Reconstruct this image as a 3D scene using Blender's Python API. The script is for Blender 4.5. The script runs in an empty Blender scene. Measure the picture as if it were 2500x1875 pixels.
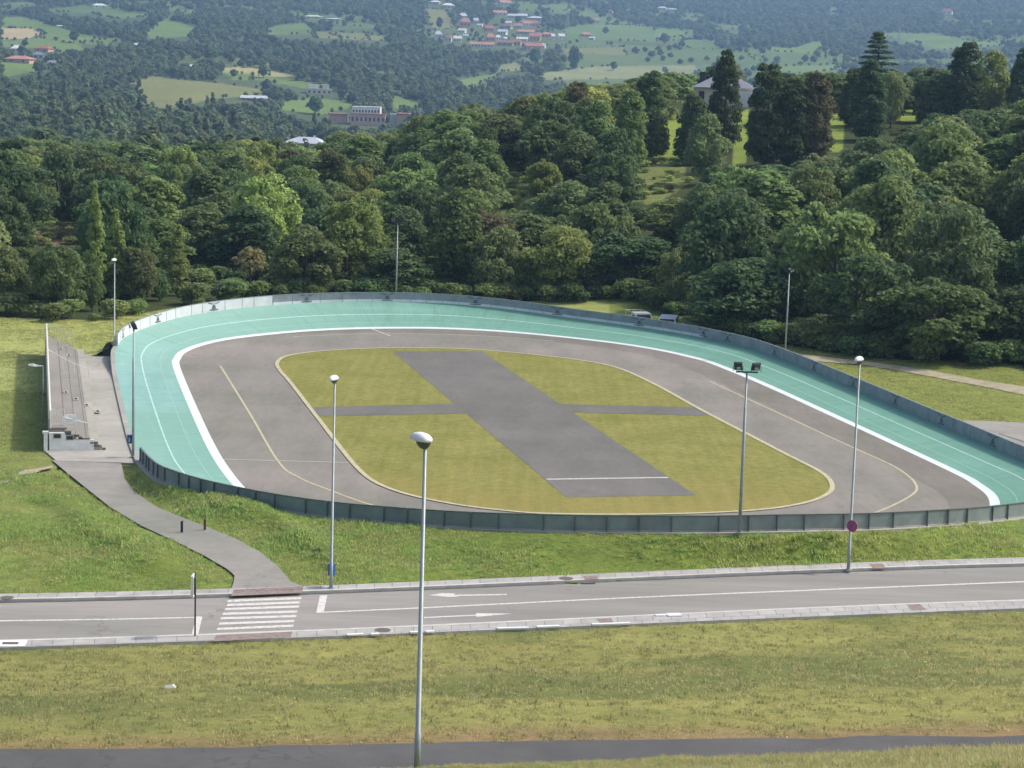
import bpy, math, random
import numpy as np
from mathutils import Vector, Matrix
rng = np.random.default_rng(7); random.seed(7)
scn = bpy.context.scene

# ------------------------------------------------------------------ camera
F = 5200.; ROLL = math.radians(1.78); PITCH = math.atan(777 / F); HC = 25.7
cf = np.array([0, math.cos(PITCH), -math.sin(PITCH)]); r0 = np.array([1., 0, 0]); u0 = np.cross(r0, cf)
cr = math.cos(ROLL) * r0 + math.sin(ROLL) * u0
cu = math.cos(ROLL) * u0 - math.sin(ROLL) * r0
cam_d = bpy.data.cameras.new('camera'); cam = bpy.data.objects.new('camera', cam_d); scn.collection.objects.link(cam)
cam_d.sensor_width = 36; cam_d.lens = 36 * F / 2500; cam_d.clip_end = 30000; cam_d.clip_start = 0.5
M = Matrix(((cr[0], cu[0], -cf[0], 0), (cr[1], cu[1], -cf[1], 0), (cr[2], cu[2], -cf[2], HC), (0, 0, 0, 1)))
cam.matrix_world = M; scn.camera = cam

# ------------------------------------------------------------------ light
SUN_AZ = math.radians(75)      # from +Y (away from camera) towards +X (right)
SUN_EL = math.radians(47)
w = bpy.data.worlds.new('World'); scn.world = w; w.use_nodes = True
nt = w.node_tree; bg = nt.nodes['Background']; sky = nt.nodes.new('ShaderNodeTexSky'); sky.sky_type = 'NISHITA'
sky.sun_disc = False; sky.sun_elevation = SUN_EL; sky.sun_rotation = SUN_AZ; sky.air_density = 1.0; sky.dust_density = 5.0; sky.altitude = 200
nt.links.new(sky.outputs[0], bg.inputs[0]); bg.inputs[1].default_value = 0.15
sd = bpy.data.lights.new('sun', 'SUN'); sun = bpy.data.objects.new('sun', sd); scn.collection.objects.link(sun)
sd.energy = 2.35; sd.angle = math.radians(3.0); sd.color = (1.0, 0.935, 0.82)
sv = Vector((math.sin(SUN_AZ) * math.cos(SUN_EL), math.cos(SUN_AZ) * math.cos(SUN_EL), math.sin(SUN_EL)))
sun.rotation_euler = sv.to_track_quat('Z', 'Y').to_euler(); sun.location = (0, 0, 100)
scn.view_settings.view_transform = 'Standard'; scn.view_settings.look = 'None'
scn.view_settings.exposure = 0.42; scn.view_settings.gamma = 1.0
try:
    scn.cycles.volume_bounces = 1; scn.cycles.max_bounces = 8; scn.cycles.transparent_max_bounces = 4
    scn.cycles.diffuse_bounces = 5; scn.cycles.use_denoising = True
except Exception: pass

# ------------------------------------------------------------------ pixel <-> world helpers (pixels of the 2500 x 1875 photo)
def ray(px, py):
    d = cf * F + cr * (px - 1250) - cu * (py - 937.5); return d / np.linalg.norm(d)
def G(px, py, z=0.):
    d = ray(px, py); t = (z - HC) / d[2]; return np.array([d[0] * t, d[1] * t])
def proj(X):
    v = np.array(X, float) - np.array([0, 0, HC]); q = v @ cf
    return 1250 + F * (v @ cr) / q, 937.5 - F * (v @ cu) / q
def sstep(x, a, b):
    t = np.clip((x - a) / (b - a), 0, 1); return t * t * (3 - 2 * t)

# smooth value noise
_perm = rng.random((256, 256))
def vnoise(x, y):
    x = np.asarray(x, float); y = np.asarray(y, float)
    xi = np.floor(x).astype(int); yi = np.floor(y).astype(int); fx = x - xi; fy = y - yi
    fx = fx * fx * (3 - 2 * fx); fy = fy * fy * (3 - 2 * fy)
    a = _perm[xi & 255, yi & 255]; b = _perm[(xi + 1) & 255, yi & 255]; c = _perm[xi & 255, (yi + 1) & 255]; d = _perm[(xi + 1) & 255, (yi + 1) & 255]
    return (a * (1 - fx) + b * fx) * (1 - fy) + (c * (1 - fx) + d * fx) * fy - .5
def fbm(x, y, o=3):
    s = 0; a = 1
    for k in range(o): s = s + a * vnoise(x * 2**k + 17 * k, y * 2**k + 5 * k); a *= .5
    return s

# ------------------------------------------------------------------ track frame: s along the oval, t across
TH = math.radians(12.75); ES = np.array([-math.sin(TH), math.cos(TH)]); ET = np.array([math.cos(TH), math.sin(TH)]); TC = np.array([0.6, 158.])
def ST(s, t): return TC + ES * s + ET * t
def toST(x, y):
    dx = np.asarray(x) - TC[0]; dy = np.asarray(y) - TC[1]; return dx * ES[0] + dy * ES[1], dx * ET[0] + dy * ET[1]
farp = [(-0.4,-23.8),(23.3,-23.7),(28.5,-23.3),(32.9,-22.5),(38.0,-20.3),(42.3,-17.0),(46.6,-11.3),(48.9,-6),(49.7,-0.4),(49.2,4.6),(46.6,10.1),(40.6,16.7),(34.8,20.6),(29,22.6),(25.7,23.2),(15.4,23.7),(1.5,23.8)]
nearp = [(-0.8 - s, -t) for s, t in farp[1:-1]]
nearp = [((s if s > -30 else -30 + (s + 30) * .90), t) for s, t in nearp]
def spline(P, n=12, smooth=12, closed=True):
    P = np.array(P, float); N = len(P); out = []
    for i in range(N if closed else N - 1):
        p0 = P[i-1] if closed or i > 0 else 2 * P[0] - P[1]
        p1, p2 = P[i], P[(i+1) % N]
        p3 = P[(i+2) % N] if closed or i + 2 < N else 2 * P[-1] - P[-2]
        for k in range(n):
            t = k / n
            out.append(.5*((2*p1)+(-p0+p2)*t+(2*p0-5*p1+4*p2-p3)*t*t+(-p0+3*p1-3*p2+p3)*t**3))
    if not closed: out.append(P[-1])
    out = np.array(out)
    if closed:
        for _ in range(smooth): out = (np.roll(out, 1, 0) + 2 * out + np.roll(out, -1, 0)) / 4
    return out
def resample(P, n, closed=True):
    Q = np.vstack([P, P[:1]]) if closed else np.array(P)
    d = np.r_[0, np.cumsum(np.linalg.norm(np.diff(Q, axis=0), axis=1))]
    s = np.linspace(0, d[-1], n, endpoint=not closed)
    return np.stack([np.interp(s, d, Q[:, k]) for k in range(Q.shape[1])], 1)
def normals(P, closed=True):
    if closed: T = np.roll(P, -1, 0) - np.roll(P, 1, 0)
    else: T = np.gradient(P, axis=0)
    T = T / np.linalg.norm(T, axis=1)[:, None]
    return np.c_[T[:, 1], -T[:, 0]]
NL = 400
loop = resample(spline(farp + nearp), NL)                # white band, infield side (s,t)
NO = normals(loop)
if ((loop + NO)**2).sum() < (loop**2).sum(): NO = -NO
for _ in range(20):
    NO = np.roll(NO, 1, 0) + 2 * NO + np.roll(NO, -1, 0); NO /= np.linalg.norm(NO, axis=1)[:, None]
TW = 5.35
outer = loop + NO * TW
zprof = [(-180,2.82),(-174.6,2.8),(-168,2.52),(-164,2.26),(-156,1.84),(-152,1.7),(-148.6,1.6),(-145,1.45),(-141,1.24),(-137,1.06),(-130,.6),(-123,.22),(-60,.22),(-52,.6),(-44.4,1.05),(-32.4,1.35),(-25.8,1.7),(-19.4,1.9),(-13,2.0),(-6,2.02),(-.4,2.02),(4.6,1.92),(8.8,1.76),(13.8,1.48),(19,1.2),(30.6,.98),(42,.9),(70,.72),(106,.62),(130.6,.6),(145,1.2),(159.5,2.0),(169,2.54),(178,2.82),(180,2.82)]
ang = np.degrees(np.arctan2(outer[:, 1], outer[:, 0]))
zb = np.interp(ang, [a for a, z in zprof], [z for a, z in zprof])
for _ in range(6): zb = (np.roll(zb, 1) + 2 * zb + np.roll(zb, -1)) / 4
outW = np.array([ST(*p) for p in outer]); NW = np.outer(NO[:, 0], ES) + np.outer(NO[:, 1], ET)
loopW = np.array([ST(*p) for p in loop])
def ring_dist(x, y):
    """signed distance to the outer rim (+ outside) and rim height there"""
    x = np.atleast_1d(np.asarray(x, float)); y = np.atleast_1d(np.asarray(y, float)); shp = x.shape
    x = x.ravel(); y = y.ravel(); d = np.full(x.shape, 1e3); zz = np.zeros(x.shape)
    m = (np.abs(x) < 60) & (y > 85) & (y < 230)
    if m.any():
        xs, ys = x[m], y[m]; dd = np.zeros(len(xs)); z_ = np.zeros(len(xs))
        for a in range(0, len(xs), 20000):
            D = (xs[a:a+20000, None] - outW[None, :, 0])**2 + (ys[a:a+20000, None] - outW[None, :, 1])**2
            i = D.argmin(1); v = np.c_[xs[a:a+20000] - outW[i, 0], ys[a:a+20000] - outW[i, 1]]
            sg = np.sign((v * NW[i]).sum(1)); dd[a:a+20000] = sg * np.sqrt(D[np.arange(len(i)), i]); z_[a:a+20000] = zb[i]
        d[m] = dd; zz[m] = z_
    return d.reshape(shp), zz.reshape(shp)

# ------------------------------------------------------------------ terrain height
RZ = 1.4                                                # road level
cols = [
 (0,    [(0,.0),(230,0),(300,.6),(450,0),(600,-15),(900,-18),(1000,-13),(1400,-4),(1600,4),(1700,12),(1900,20),(2200,35),(2700,63),(3100,89),(3600,125),(4500,220),(6500,420)]),
 (400,  [(0,0),(230,0),(300,.5),(420,1),(600,-15),(900,-15),(1000,-12),(1300,-9),(1500,-5),(1700,6),(1850,10),(2000,30),(2200,34),(2400,46),(2700,72),(3200,110),(4500,225),(6500,430)]),
 (800,  [(0,0),(235,.2),(300,2),(400,2),(550,-15),(900,-24),(1200,-25),(1500,-18),(1700,-6),(1850,10),(2000,17),(2300,37),(2700,62),(3400,121),(4500,230),(6500,440)]),
 (1200, [(0,0),(236,.4),(255,2.5),(280,5.5),(310,9),(360,10),(450,4),(700,-20),(1200,-22),(1500,-19),(1900,-1),(2200,12),(2700,43),(3100,90),(3500,132),(4500,240),(6500,450)]),
 (1600, [(0,.2),(222,.3),(250,4),(290,9),(330,12.5),(352,16.5),(372,20),(430,19.5),(600,-2),(1000,-25),(1600,-18),(2300,17),(2600,36),(3100,68),(3700,112),(4300,167),(5200,260),(6500,420)]),
 (2000, [(0,.3),(205,.4),(230,3),(280,10),(330,15),(372,19.5),(430,19.5),(600,0),(1000,-25),(1800,-10),(2300,25),(2700,53),(3200,83),(4500,184),(5500,290),(6500,400)]),
 (2500, [(0,.3),(180,.4),(200,1.2),(240,6),(290,12),(330,16),(372,19),(430,20),(600,5),(1000,-20),(1800,-5),(2400,35),(3000,77),(3600,122),(4500,198),(5500,300),(6500,400)]),
]
def road_y(x, k):   # straight fits of kerb lines (world y at x)
    return k[0] + k[1] * x
FK = (lambda a, b: (a[1] - (b[1]-a[1])/(b[0]-a[0])*a[0], (b[1]-a[1])/(b[0]-a[0])))
def gline(P, z, n=120, ext=45):
    Q = np.array([G(x, y, z) for x, y in P])
    a = (Q[2] - Q[0]) / np.linalg.norm(Q[2] - Q[0]); b = (Q[-1] - Q[-3]) / np.linalg.norm(Q[-1] - Q[-3])
    Q = np.vstack([Q[0] - a * ext, Q, Q[-1] + b * ext])
    xs = np.linspace(Q[0, 0], Q[-1, 0], n); pf = np.polyfit(Q[1:-1, 0], Q[1:-1, 1], 3); ys = np.polyval(pf, np.clip(xs, Q[1, 0], Q[-2, 0]))
    sl = np.polyval(np.polyder(pf), [Q[1, 0], Q[-2, 0]]); ys = ys + np.minimum(xs - Q[1, 0], 0) * sl[0] + np.maximum(xs - Q[-2, 0], 0) * sl[1]
    return np.c_[xs, ys]
L_ns = gline([(0,1580),(307,1571),(519,1566),(711,1555),(1018,1545),(1288,1532),(1650,1521),(2007,1503),(2500,1485)], RZ + .13)
L_fs = gline([(0,1448),(307,1444),(469,1440),(565,1438),(742,1430),(1130,1414),(1387,1402),(1650,1392),(2088,1375),(2500,1360)], RZ + .13)
def YF(x): return np.interp(x, L_fs[:, 0], L_fs[:, 1])
def YN(x): return np.interp(x, L_ns[:, 0], L_ns[:, 1])
edge_px = [(-400,770),(0,770),(200,775),(330,760),(480,735),(640,722),(760,725),(900,728),(1100,730),(1300,740),(1450,745),(1560,750),(1640,772),(1740,812),(1850,835),(2000,857),(2200,885),(2500,905),(2900,930)]
ex = np.array([a for a, b in edge_px], float); ed = np.array([G(a, b, .4)[1] for a, b in edge_px])
def edge_d(u): return np.interp(1250 + 5200 * u, ex, ed)
kFar = FK(G(0, 1448, RZ), G(2500, 1360, RZ)); kNear = FK(G(0, 1580, RZ), G(2500, 1485, RZ))
PZ = 5.2
kP1 = FK(G(0, 1833, PZ), G(2500, 1794, PZ)); kP2 = FK(G(0, 1895, PZ), G(2500, 1826, PZ)); kP2 = (kP2[0] - .3, kP2[1])
# footpath edges (shared long profile so that the path is level across)
pl = [(127,1123),(154,1146),(211,1192),(269,1238),(346,1284),(423,1319),(500,1357),(553,1388),(573,1404),(570,1423),(564,1438)]
pr = [(296,1131),(304,1169),(334,1204),(384,1238),(461,1269),(511,1288),(576,1315),(634,1346),(680,1384),(711,1420),(741,1431)]
PL = []; PR = []
for (a, b) in zip(pl, pr):
    z = .02
    for _ in range(25):
        m_ = (G(*a, z) + G(*b, z)) / 2; wv = (m_[1] - road_y(m_[0], kFar)) * .966
        z = .5 * z + .5 * (RZ * (1 - sstep(wv, 8, 34)) + .08)
    PL.append((*G(*a, z), z)); PR.append((*G(*b, z), z))
PL[-1] = (*G(564,1438,RZ+.13), RZ + .128); PR[-1] = (*G(741,1431,RZ+.13), RZ + .128)
PL = resample(np.array(PL), 90, False); PR = resample(np.array(PR), 90, False)
PCEN = (PL + PR) / 2; PHW = np.linalg.norm(PL - PR, axis=1)[:] / 2
def H(x, y, ring=True):
    x = np.atleast_1d(np.asarray(x, float)); y = np.atleast_1d(np.asarray(y, float))
    yy = np.maximum(y, 1.); u = 1250 + 5200 * x / yy; d = y
    Z = [np.interp(d, [a for a, b in c[1]], [b for a, b in c[1]]) for c in cols]
    z = Z[0].copy()
    for i in range(len(cols) - 1):
        t = sstep(u, cols[i][0], cols[i+1][0]); m = u > cols[i][0]
        z = np.where(m, Z[i] * (1 - t) + Z[i+1] * t, z)
    far = sstep(d, 600, 1500)
    z = z + far * (fbm(x / 420 + 3, y / 420 + 9, 3) * 9 * sstep(d, 700, 3000) + fbm(x / 90, y / 90, 2) * 3)
    z = z + sstep(d, 225, 300) * (1 - far) * fbm(x / 22, y / 22, 2) * 1.0
    z = z + .12 * fbm(x / 5, y / 5, 3) * sstep(np.abs(y - 158), 5, 40)
    yf = YF(x)
    wv = (y - yf) * .966
    z = z + (RZ - 0.0) * (1 - sstep(wv, 8, 34)) * (wv > -40) * (y > 60)
    # mound left of the footpath
    z = np.where((y > 60) & (y < 180), z + 1.0 * np.exp(-((x + 34) / 12.)**2 - ((y - 112) / 9.)**2), z)
    if ring:
        rd, rz = ring_dist(x, y)
        side = sstep(158 - y, -30, 25)
        wd = 2.2 + side * 3.6
        wd = np.minimum(wd, np.maximum(1.5, rd + (y - yf) * .95 - .15))
        k = 1 - sstep(rd, 0.3, wd)
        zo = z + k * np.maximum(rz - .05 - z, 0)
        z = np.where(rd > 0, zo, z)
        z = np.where(rd < 0, -.35 + 0 * z, z)
    kk = sstep(y - yf, 0., 1.5); z = np.where((y > yf - .5) & (y < yf + 1.5), z * kk + (RZ + .08) * (1 - kk), z)
    # south of road
    yn = YN(x); p1 = road_y(x, kP1); p2 = road_y(x, kP2)
    fr = np.clip((yn - y) / np.maximum(yn - p1, 1), 0, 1)
    zs = RZ + .02 + (PZ - RZ) * (0.35 * fr + .65 * fr * fr * (3 - 2 * fr)) + .22 * fbm(x / 6, y / 4, 3) * sstep(fr, 0, .15) * sstep(1 - fr, 0, .1)
    zs = np.where(y < p1, PZ, zs)
    dd = np.maximum(p2 - y, 0)
    zs = np.where(y < p2, PZ + dd * .30 + .25 * fbm(x / 2.5 + 4, y / 2.5, 3) * sstep(dd, .0, 2.), zs)
    zs = np.where(y < 3, np.minimum(zs, 23.4), zs)
    z = np.where(y < yn, zs, z)
    z = np.where((y >= yn) & (y < yf), RZ - .03, z); z = np.where((y >= yn + .3) & (y < yf - .3), RZ - .25, z)
    m = (y > 92) & (y < 150) & (x > -40) & (x < -5)
    if m.any():
        xs, ys = x[m], y[m]; i = ((xs[:, None] - PCEN[None, :, 0])**2 + (ys[:, None] - PCEN[None, :, 1])**2).argmin(1)
        dd = np.hypot(xs - PCEN[i, 0], ys - PCEN[i, 1]) - PHW[i]; k = 1 - sstep(dd, .1, 1.6)
        k = np.where(ys < yf[m] + .2, 0, k); bf = sstep(ys - yf[m], 1., 5.) * (1 - sstep(ys, 124, 134))
        z[m] = z[m] + (.38 + .3 * vnoise(xs / 2.2, ys / 2.2)) * np.exp(-((dd - 2.9) / 1.0)**2) * bf
        z[m] = z[m] * (1 - k) + (PCEN[i, 2] - .09) * k
    return z
def Hs(x, y): return float(H(x, y)[0])
TS = np.r_[np.linspace(40, 500, 2300), np.geomspace(500, 7500, 3500)[1:]]
def hit(px, py, dmin=40):
    d = ray(px, py); T = TS[TS >= dmin]; X = d[0] * T; Y = d[1] * T; Zr = HC + d[2] * T
    b = Zr < H(X, Y)
    if not b.any(): return None
    i = int(np.argmax(b)); return np.array([X[i], Y[i], H(X[i], Y[i])[0]])

# ------------------------------------------------------------------ materials
def new_mat(name):
    m = bpy.data.materials.new(name); m.use_nodes = True; n = m.node_tree; return m, n, n.nodes['Principled BSDF']
def N(n, t, **kw):
    q = n.nodes.new(t)
    for k, v in kw.items(): setattr(q, k, v)
    return q
def noise(n, scale, detail=4, vec=None, rough=.55, stretch=None):
    q = N(n, 'ShaderNodeTexNoise'); q.inputs['Scale'].default_value = scale; q.inputs['Detail'].default_value = detail; q.inputs['Roughness'].default_value = rough
    if vec is None:
        g = N(n, 'ShaderNodeNewGeometry'); vec = g.outputs['Position']
    if stretch:
        mp = N(n, 'ShaderNodeMapping'); mp.inputs['Scale'].default_value = stretch[:3]
        if len(stretch) > 3: mp.inputs['Rotation'].default_value = (0, 0, stretch[3])
        n.links.new(vec, mp.inputs[0]); vec = mp.outputs[0]
    n.links.new(vec, q.inputs['Vector']); return q.outputs['Fac']
def ramp(n, fac, stops):
    q = N(n, 'ShaderNodeValToRGB'); e = q.color_ramp.elements
    while len(e) < len(stops): e.new(.5)
    for i, (p, c) in enumerate(stops):
        e[i].position = p; e[i].color = (*c, 1) if hasattr(c, '__len__') else (c, c, c, 1)
    n.links.new(fac, q.inputs[0]); return q.outputs[0]
def mix(n, a, b, fac, mode='MIX'):
    q = N(n, 'ShaderNodeMix', data_type='RGBA', blend_type=mode)
    for s, v in ((6, a), (7, b), (0, fac)):
        if isinstance(v, (int, float)): q.inputs[s].default_value = v if s == 0 else (v, v, v, 1)
        elif isinstance(v, tuple): q.inputs[s].default_value = (*v, 1)[:4]
        else: n.links.new(v, q.inputs[s])
    return q.outputs[2]
def math_(n, op, a, b=None):
    q = N(n, 'ShaderNodeMath', operation=op)
    for i, v in enumerate((a, b)):
        if v is None: continue
        if isinstance(v, (int, float)): q.inputs[i].default_value = v
        else: n.links.new(v, q.inputs[i])
    return q.outputs[0]
def bump(n, b, h, strength=.3, dist=.05):
    q = N(n, 'ShaderNodeBump'); q.inputs['Strength'].default_value = strength; q.inputs['Distance'].default_value = dist
    n.links.new(h, q.inputs['Height']); n.links.new(q.outputs[0], b.inputs['Normal'])
def plain(name, c, rough=.6, var=.15, scale=3., metal=0.):
    m, n, b = new_mat(name); f = noise(n, scale, 5)
    col = mix(n, tuple(x * (1 - var) for x in c), tuple(min(1, x * (1 + var)) for x in c), ramp(n, f, [(.3, 0.), (.7, 1.)]))
    n.links.new(col, b.inputs['Base Color']); b.inputs['Roughness'].default_value = rough; b.inputs['Metallic'].default_value = metal
    b.inputs['Specular IOR Level'].default_value = .3
    return m
def asphalt(name, c, streak=None, big=.12, rough=.9):
    m, n, b = new_mat(name)
    f1 = noise(n, 60, 3); f2 = noise(n, .35, 5, stretch=streak or (1, 1, 1)); f3 = noise(n, 2.2, 5, stretch=streak or (1, 1, 1))
    col = mix(n, tuple(x * .8 for x in c), tuple(x * 1.2 for x in c), f1)
    col = mix(n, col, ramp(n, f2, [(.32, tuple([.88] * 3)), (.68, (1.11, 1.10, 1.08))]), 1., 'MULTIPLY')
    col = mix(n, col, ramp(n, noise(n, .06, 5, stretch=(.5, 1.2, 1)), [(.35, (.86, .9, .84)), (.65, (1.13, 1.1, 1.1))]), 1., 'MULTIPLY')
    col = mix(n, col, ramp(n, f3, [(.35, (.95,) * 3), (.65, (1.05,) * 3)]), 1., 'MULTIPLY')
    g = N(n, 'ShaderNodeNewGeometry'); wv = N(n, 'ShaderNodeVectorMath', operation='ADD'); nn_ = N(n, 'ShaderNodeTexNoise'); nn_.inputs['Scale'].default_value = .5; nn_.inputs['Detail'].default_value = 5
    n.links.new(g.outputs['Position'], nn_.inputs['Vector']); n.links.new(g.outputs['Position'], wv.inputs[0])
    sc2 = N(n, 'ShaderNodeVectorMath', operation='SCALE'); sc2.inputs['Scale'].default_value = 5.; n.links.new(nn_.outputs['Color'], sc2.inputs[0]); n.links.new(sc2.outputs[0], wv.inputs[1])
    vo = N(n, 'ShaderNodeTexVoronoi', feature='DISTANCE_TO_EDGE'); vo.inputs['Scale'].default_value = .13; n.links.new(wv.outputs[0], vo.inputs['Vector'])
    cr_ = math_(n, 'MULTIPLY', math_(n, 'LESS_THAN', vo.outputs[0], .007), ramp(n, noise(n, .11, 3), [(.5, 0.), (.6, .38)]))
    col = mix(n, col, tuple(x * .45 for x in c), cr_)
    pt = ramp(n, noise(n, .16, 2, stretch=(1, .5, 1, TH)), [(.66, 0.), (.68, .12)]); col = mix(n, col, tuple(x * .7 for x in c), pt)
    n.links.new(col, b.inputs['Base Color']); b.inputs['Roughness'].default_value = rough; b.inputs['Specular IOR Level'].default_value = .25
    bump(n, b, f1, .3, .01)
    return m
M_ = {}
M_['track_asphalt'] = asphalt('track_asphalt', (.230, .214, .195), streak=(1, .25, 1, TH))
M_['runway'] = asphalt('runway_asphalt', (.150, .145, .137), streak=(1, .35, 1, TH))
M_['road'] = asphalt('road_asphalt', (.265, .256, .245), streak=(.15, 1.2, 1, -.26))
M_['path'] = asphalt('path_asphalt', (.265, .255, .238))
M_['darkpath'] = asphalt('dark_asphalt', (.10, .10, .105))
M_['concrete'] = asphalt('concrete', (.36, .35, .325))
M_['stand_conc'] = asphalt('stand_concrete', (.255, .245, .235), streak=(1, .4, 1, TH))
M_['white'] = plain('white_paint', (.66, .72, .73), .6, .12, 5)
M_['line'] = plain('worn_line_paint', (.46, .45, .42), .8, .2, 3)
def worn(name, c, under, lo, hi, sc=5.):
    m, n, b = new_mat(name); f = noise(n, sc, 8, rough=.7)
    col = mix(n, tuple(x * .92 for x in c), c, noise(n, 2., 3)); col = mix(n, under, col, ramp(n, f, [(lo, .15), (hi, 1.)]))
    n.links.new(col, b.inputs['Base Color']); b.inputs['Roughness'].default_value = .85; return m
M_['roadline'] = worn('worn_road_paint', (.64, .63, .60), (.30, .29, .275), .36, .50)
M_['yline'] = worn('worn_yellow_paint', (.50, .46, .29), (.25, .23, .19), .34, .52, 3.)
M_['tline'] = plain('pale_teal_line', (.42, .62, .56), .8, .15, 2)
M_['tline2'] = plain('faint_teal_line', (.28, .47, .40), .8, .15, 2)
M_['kerb'] = plain('kerb_concrete', (.44, .42, .38), .85, .2, 3)
M_['redpave'] = plain('red_pavers', (.25, .20, .18), .9, .25, 4)
M_['galv'] = plain('galvanised_steel', (.33, .37, .38), .5, .12, 3, .3)
M_['dark'] = plain('dark_metal', (.035, .042, .045), .5, .2, 8)
M_['offwhite'] = plain('offwhite_paint', (.80, .80, .77), .7, .12, 2)
M_['lampwhite'] = plain('lamp_shell', (.78, .79, .78), .4, .05, 3)
M_['lens'] = plain('smoked_lens', (.10, .10, .09), .25, .1, 3)
M_['blue'] = plain('blue_plastic', (.02, .10, .32), .5, .15, 4)
M_['black'] = plain('black_opening', (.02, .02, .02), .8, .1, 4)
M_['glass'] = plain('window_glass', (.05, .06, .07), .15, .1, 1)
M_['dirt'] = plain('dry_dirt', (.34, .30, .21), .95, .25, 1.2)
M_['wood'] = plain('bark', (.10, .085, .065), .9, .3, 4)
M_['rust'] = plain('rusty_brown', (.13, .065, .045), .8, .3, 6)
M_['red'] = plain('red_paint', (.45, .04, .06), .6, .1, 4)
M_['signblue'] = plain('sign_blue', (.17, .11, .32), .6, .1, 4)
M_['rail'] = plain('rail_white', (.72, .72, .66), .5, .08, 3)
M_['iron'] = plain('cast_iron', (.13, .115, .10), .8, .2, 5)

# banked track surface: joints and wear run in UV (u = metres along, v = 0..1 across)
def track_mat():
    m, n, b = new_mat('teal_track_paint')
    uv = N(n, 'ShaderNodeUVMap'); sp = N(n, 'ShaderNodeSeparateXYZ'); n.links.new(uv.outputs[0], sp.inputs[0])
    base = mix(n, (.185, .365, .310), (.245, .440, .380), ramp(n, noise(n, .5, 5, uv.outputs[0], stretch=(.15, 1.3, 1)), [(.3, 0.), (.7, 1.)]))
    base = mix(n, base, ramp(n, noise(n, 3.0, 5, uv.outputs[0], stretch=(1, .25, 1)), [(.3, (.88,) * 3), (.7, (1.08,) * 3)]), 1., 'MULTIPLY')
    base = mix(n, base, (.17, .33, .25), ramp(n, noise(n, 1.0, 5, uv.outputs[0], stretch=(1, .12, 1)), [(.50, 0.), (.75, .8)]))
    base = mix(n, base, (.19, .36, .28), ramp(n, noise(n, .035, 3, uv.outputs[0]), [(.42, 0.), (.62, .75)]))
    base = mix(n, base, (.30, .46, .40), ramp(n, noise(n, .6, 6, uv.outputs[0], .65, stretch=(.2, 2.5, 1)), [(.58, 0.), (.72, .5)]))
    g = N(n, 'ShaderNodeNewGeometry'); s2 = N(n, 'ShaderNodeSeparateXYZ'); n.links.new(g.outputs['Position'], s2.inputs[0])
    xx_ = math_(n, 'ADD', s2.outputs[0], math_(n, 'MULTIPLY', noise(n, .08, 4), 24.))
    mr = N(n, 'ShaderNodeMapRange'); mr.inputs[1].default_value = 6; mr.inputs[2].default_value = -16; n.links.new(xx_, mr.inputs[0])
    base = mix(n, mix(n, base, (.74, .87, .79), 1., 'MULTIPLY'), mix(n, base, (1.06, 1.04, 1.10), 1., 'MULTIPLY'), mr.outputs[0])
    wob = noise(n, .8, 3, uv.outputs[0])
    uu = math_(n, 'ADD', sp.outputs[0], math_(n, 'MULTIPLY', wob, .5))
    fr = math_(n, 'FRACT', math_(n, 'MULTIPLY', uu, 1 / 6.))
    j = math_(n, 'LESS_THAN', fr, .012)
    base = mix(n, base, (.13, .25, .21), math_(n, 'MULTIPLY', j, .6))
    chips = ramp(n, noise(n, 2.2, 8, uv.outputs[0], .7, stretch=(.5, 1.6, 1)), [(.66, 0.), (.70, .8)])
    area = ramp(n, noise(n, .09, 2, uv.outputs[0]), [(.46, 0.), (.58, 1.)])
    base = mix(n, base, (.42, .50, .42), math_(n, 'MULTIPLY', chips, area))
    n.links.new(base, b.inputs['Base Color']); b.inputs['Roughness'].default_value = .75; b.inputs['Specular IOR Level'].default_value = .3
    return m
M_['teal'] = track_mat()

def grass_mat(name, c, c2, mow=None, scale=1., dist=.06):
    m, n, b = new_mat(name)
    col = mix(n, c, c2, ramp(n, noise(n, .22 * scale, 6, rough=.6), [(.33, 0.), (.67, 1.)]))
    f = noise(n, 9, 6, rough=.75); f2 = noise(n, 1.6, 5)
    col = mix(n, col, ramp(n, f, [(.3, (.62,) * 3), (.7, (1.3,) * 3)]), 1., 'MULTIPLY')
    col = mix(n, col, ramp(n, f2, [(.3, (.84,) * 3), (.7, (1.15,) * 3)]), 1., 'MULTIPLY')
    if mow:
        g = N(n, 'ShaderNodeNewGeometry'); sp = N(n, 'ShaderNodeSeparateXYZ'); n.links.new(g.outputs['Position'], sp.inputs[0])
        yy_ = math_(n, 'ADD', sp.outputs[1], math_(n, 'MULTIPLY', noise(n, .12, 4), 26.))
        mr = N(n, 'ShaderNodeMapRange'); mr.inputs[1].default_value = 150; mr.inputs[2].default_value = 134; n.links.new(yy_, mr.inputs[0])
        col = mix(n, col, (.285, .235, .085), math_(n, 'MULTIPLY', mr.outputs[0], .6))
        col = mix(n, col, ramp(n, noise(n, 1.2, 4, stretch=(1.6, .05, 1, mow)), [(.35, (.92, .94, .90)), (.65, (1.06, 1.05, 1.03))]), 1., 'MULTIPLY')
    n.links.new(col, b.inputs['Base Color']); b.inputs['Roughness'].default_value = 1.; b.inputs['Specular IOR Level'].default_value = .05
    bump(n, b, f, .6, dist)
    return m
M_['infield'] = grass_mat('infield_grass', (.205, .210, .060), (.262, .250, .085), mow=TH)
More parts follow.
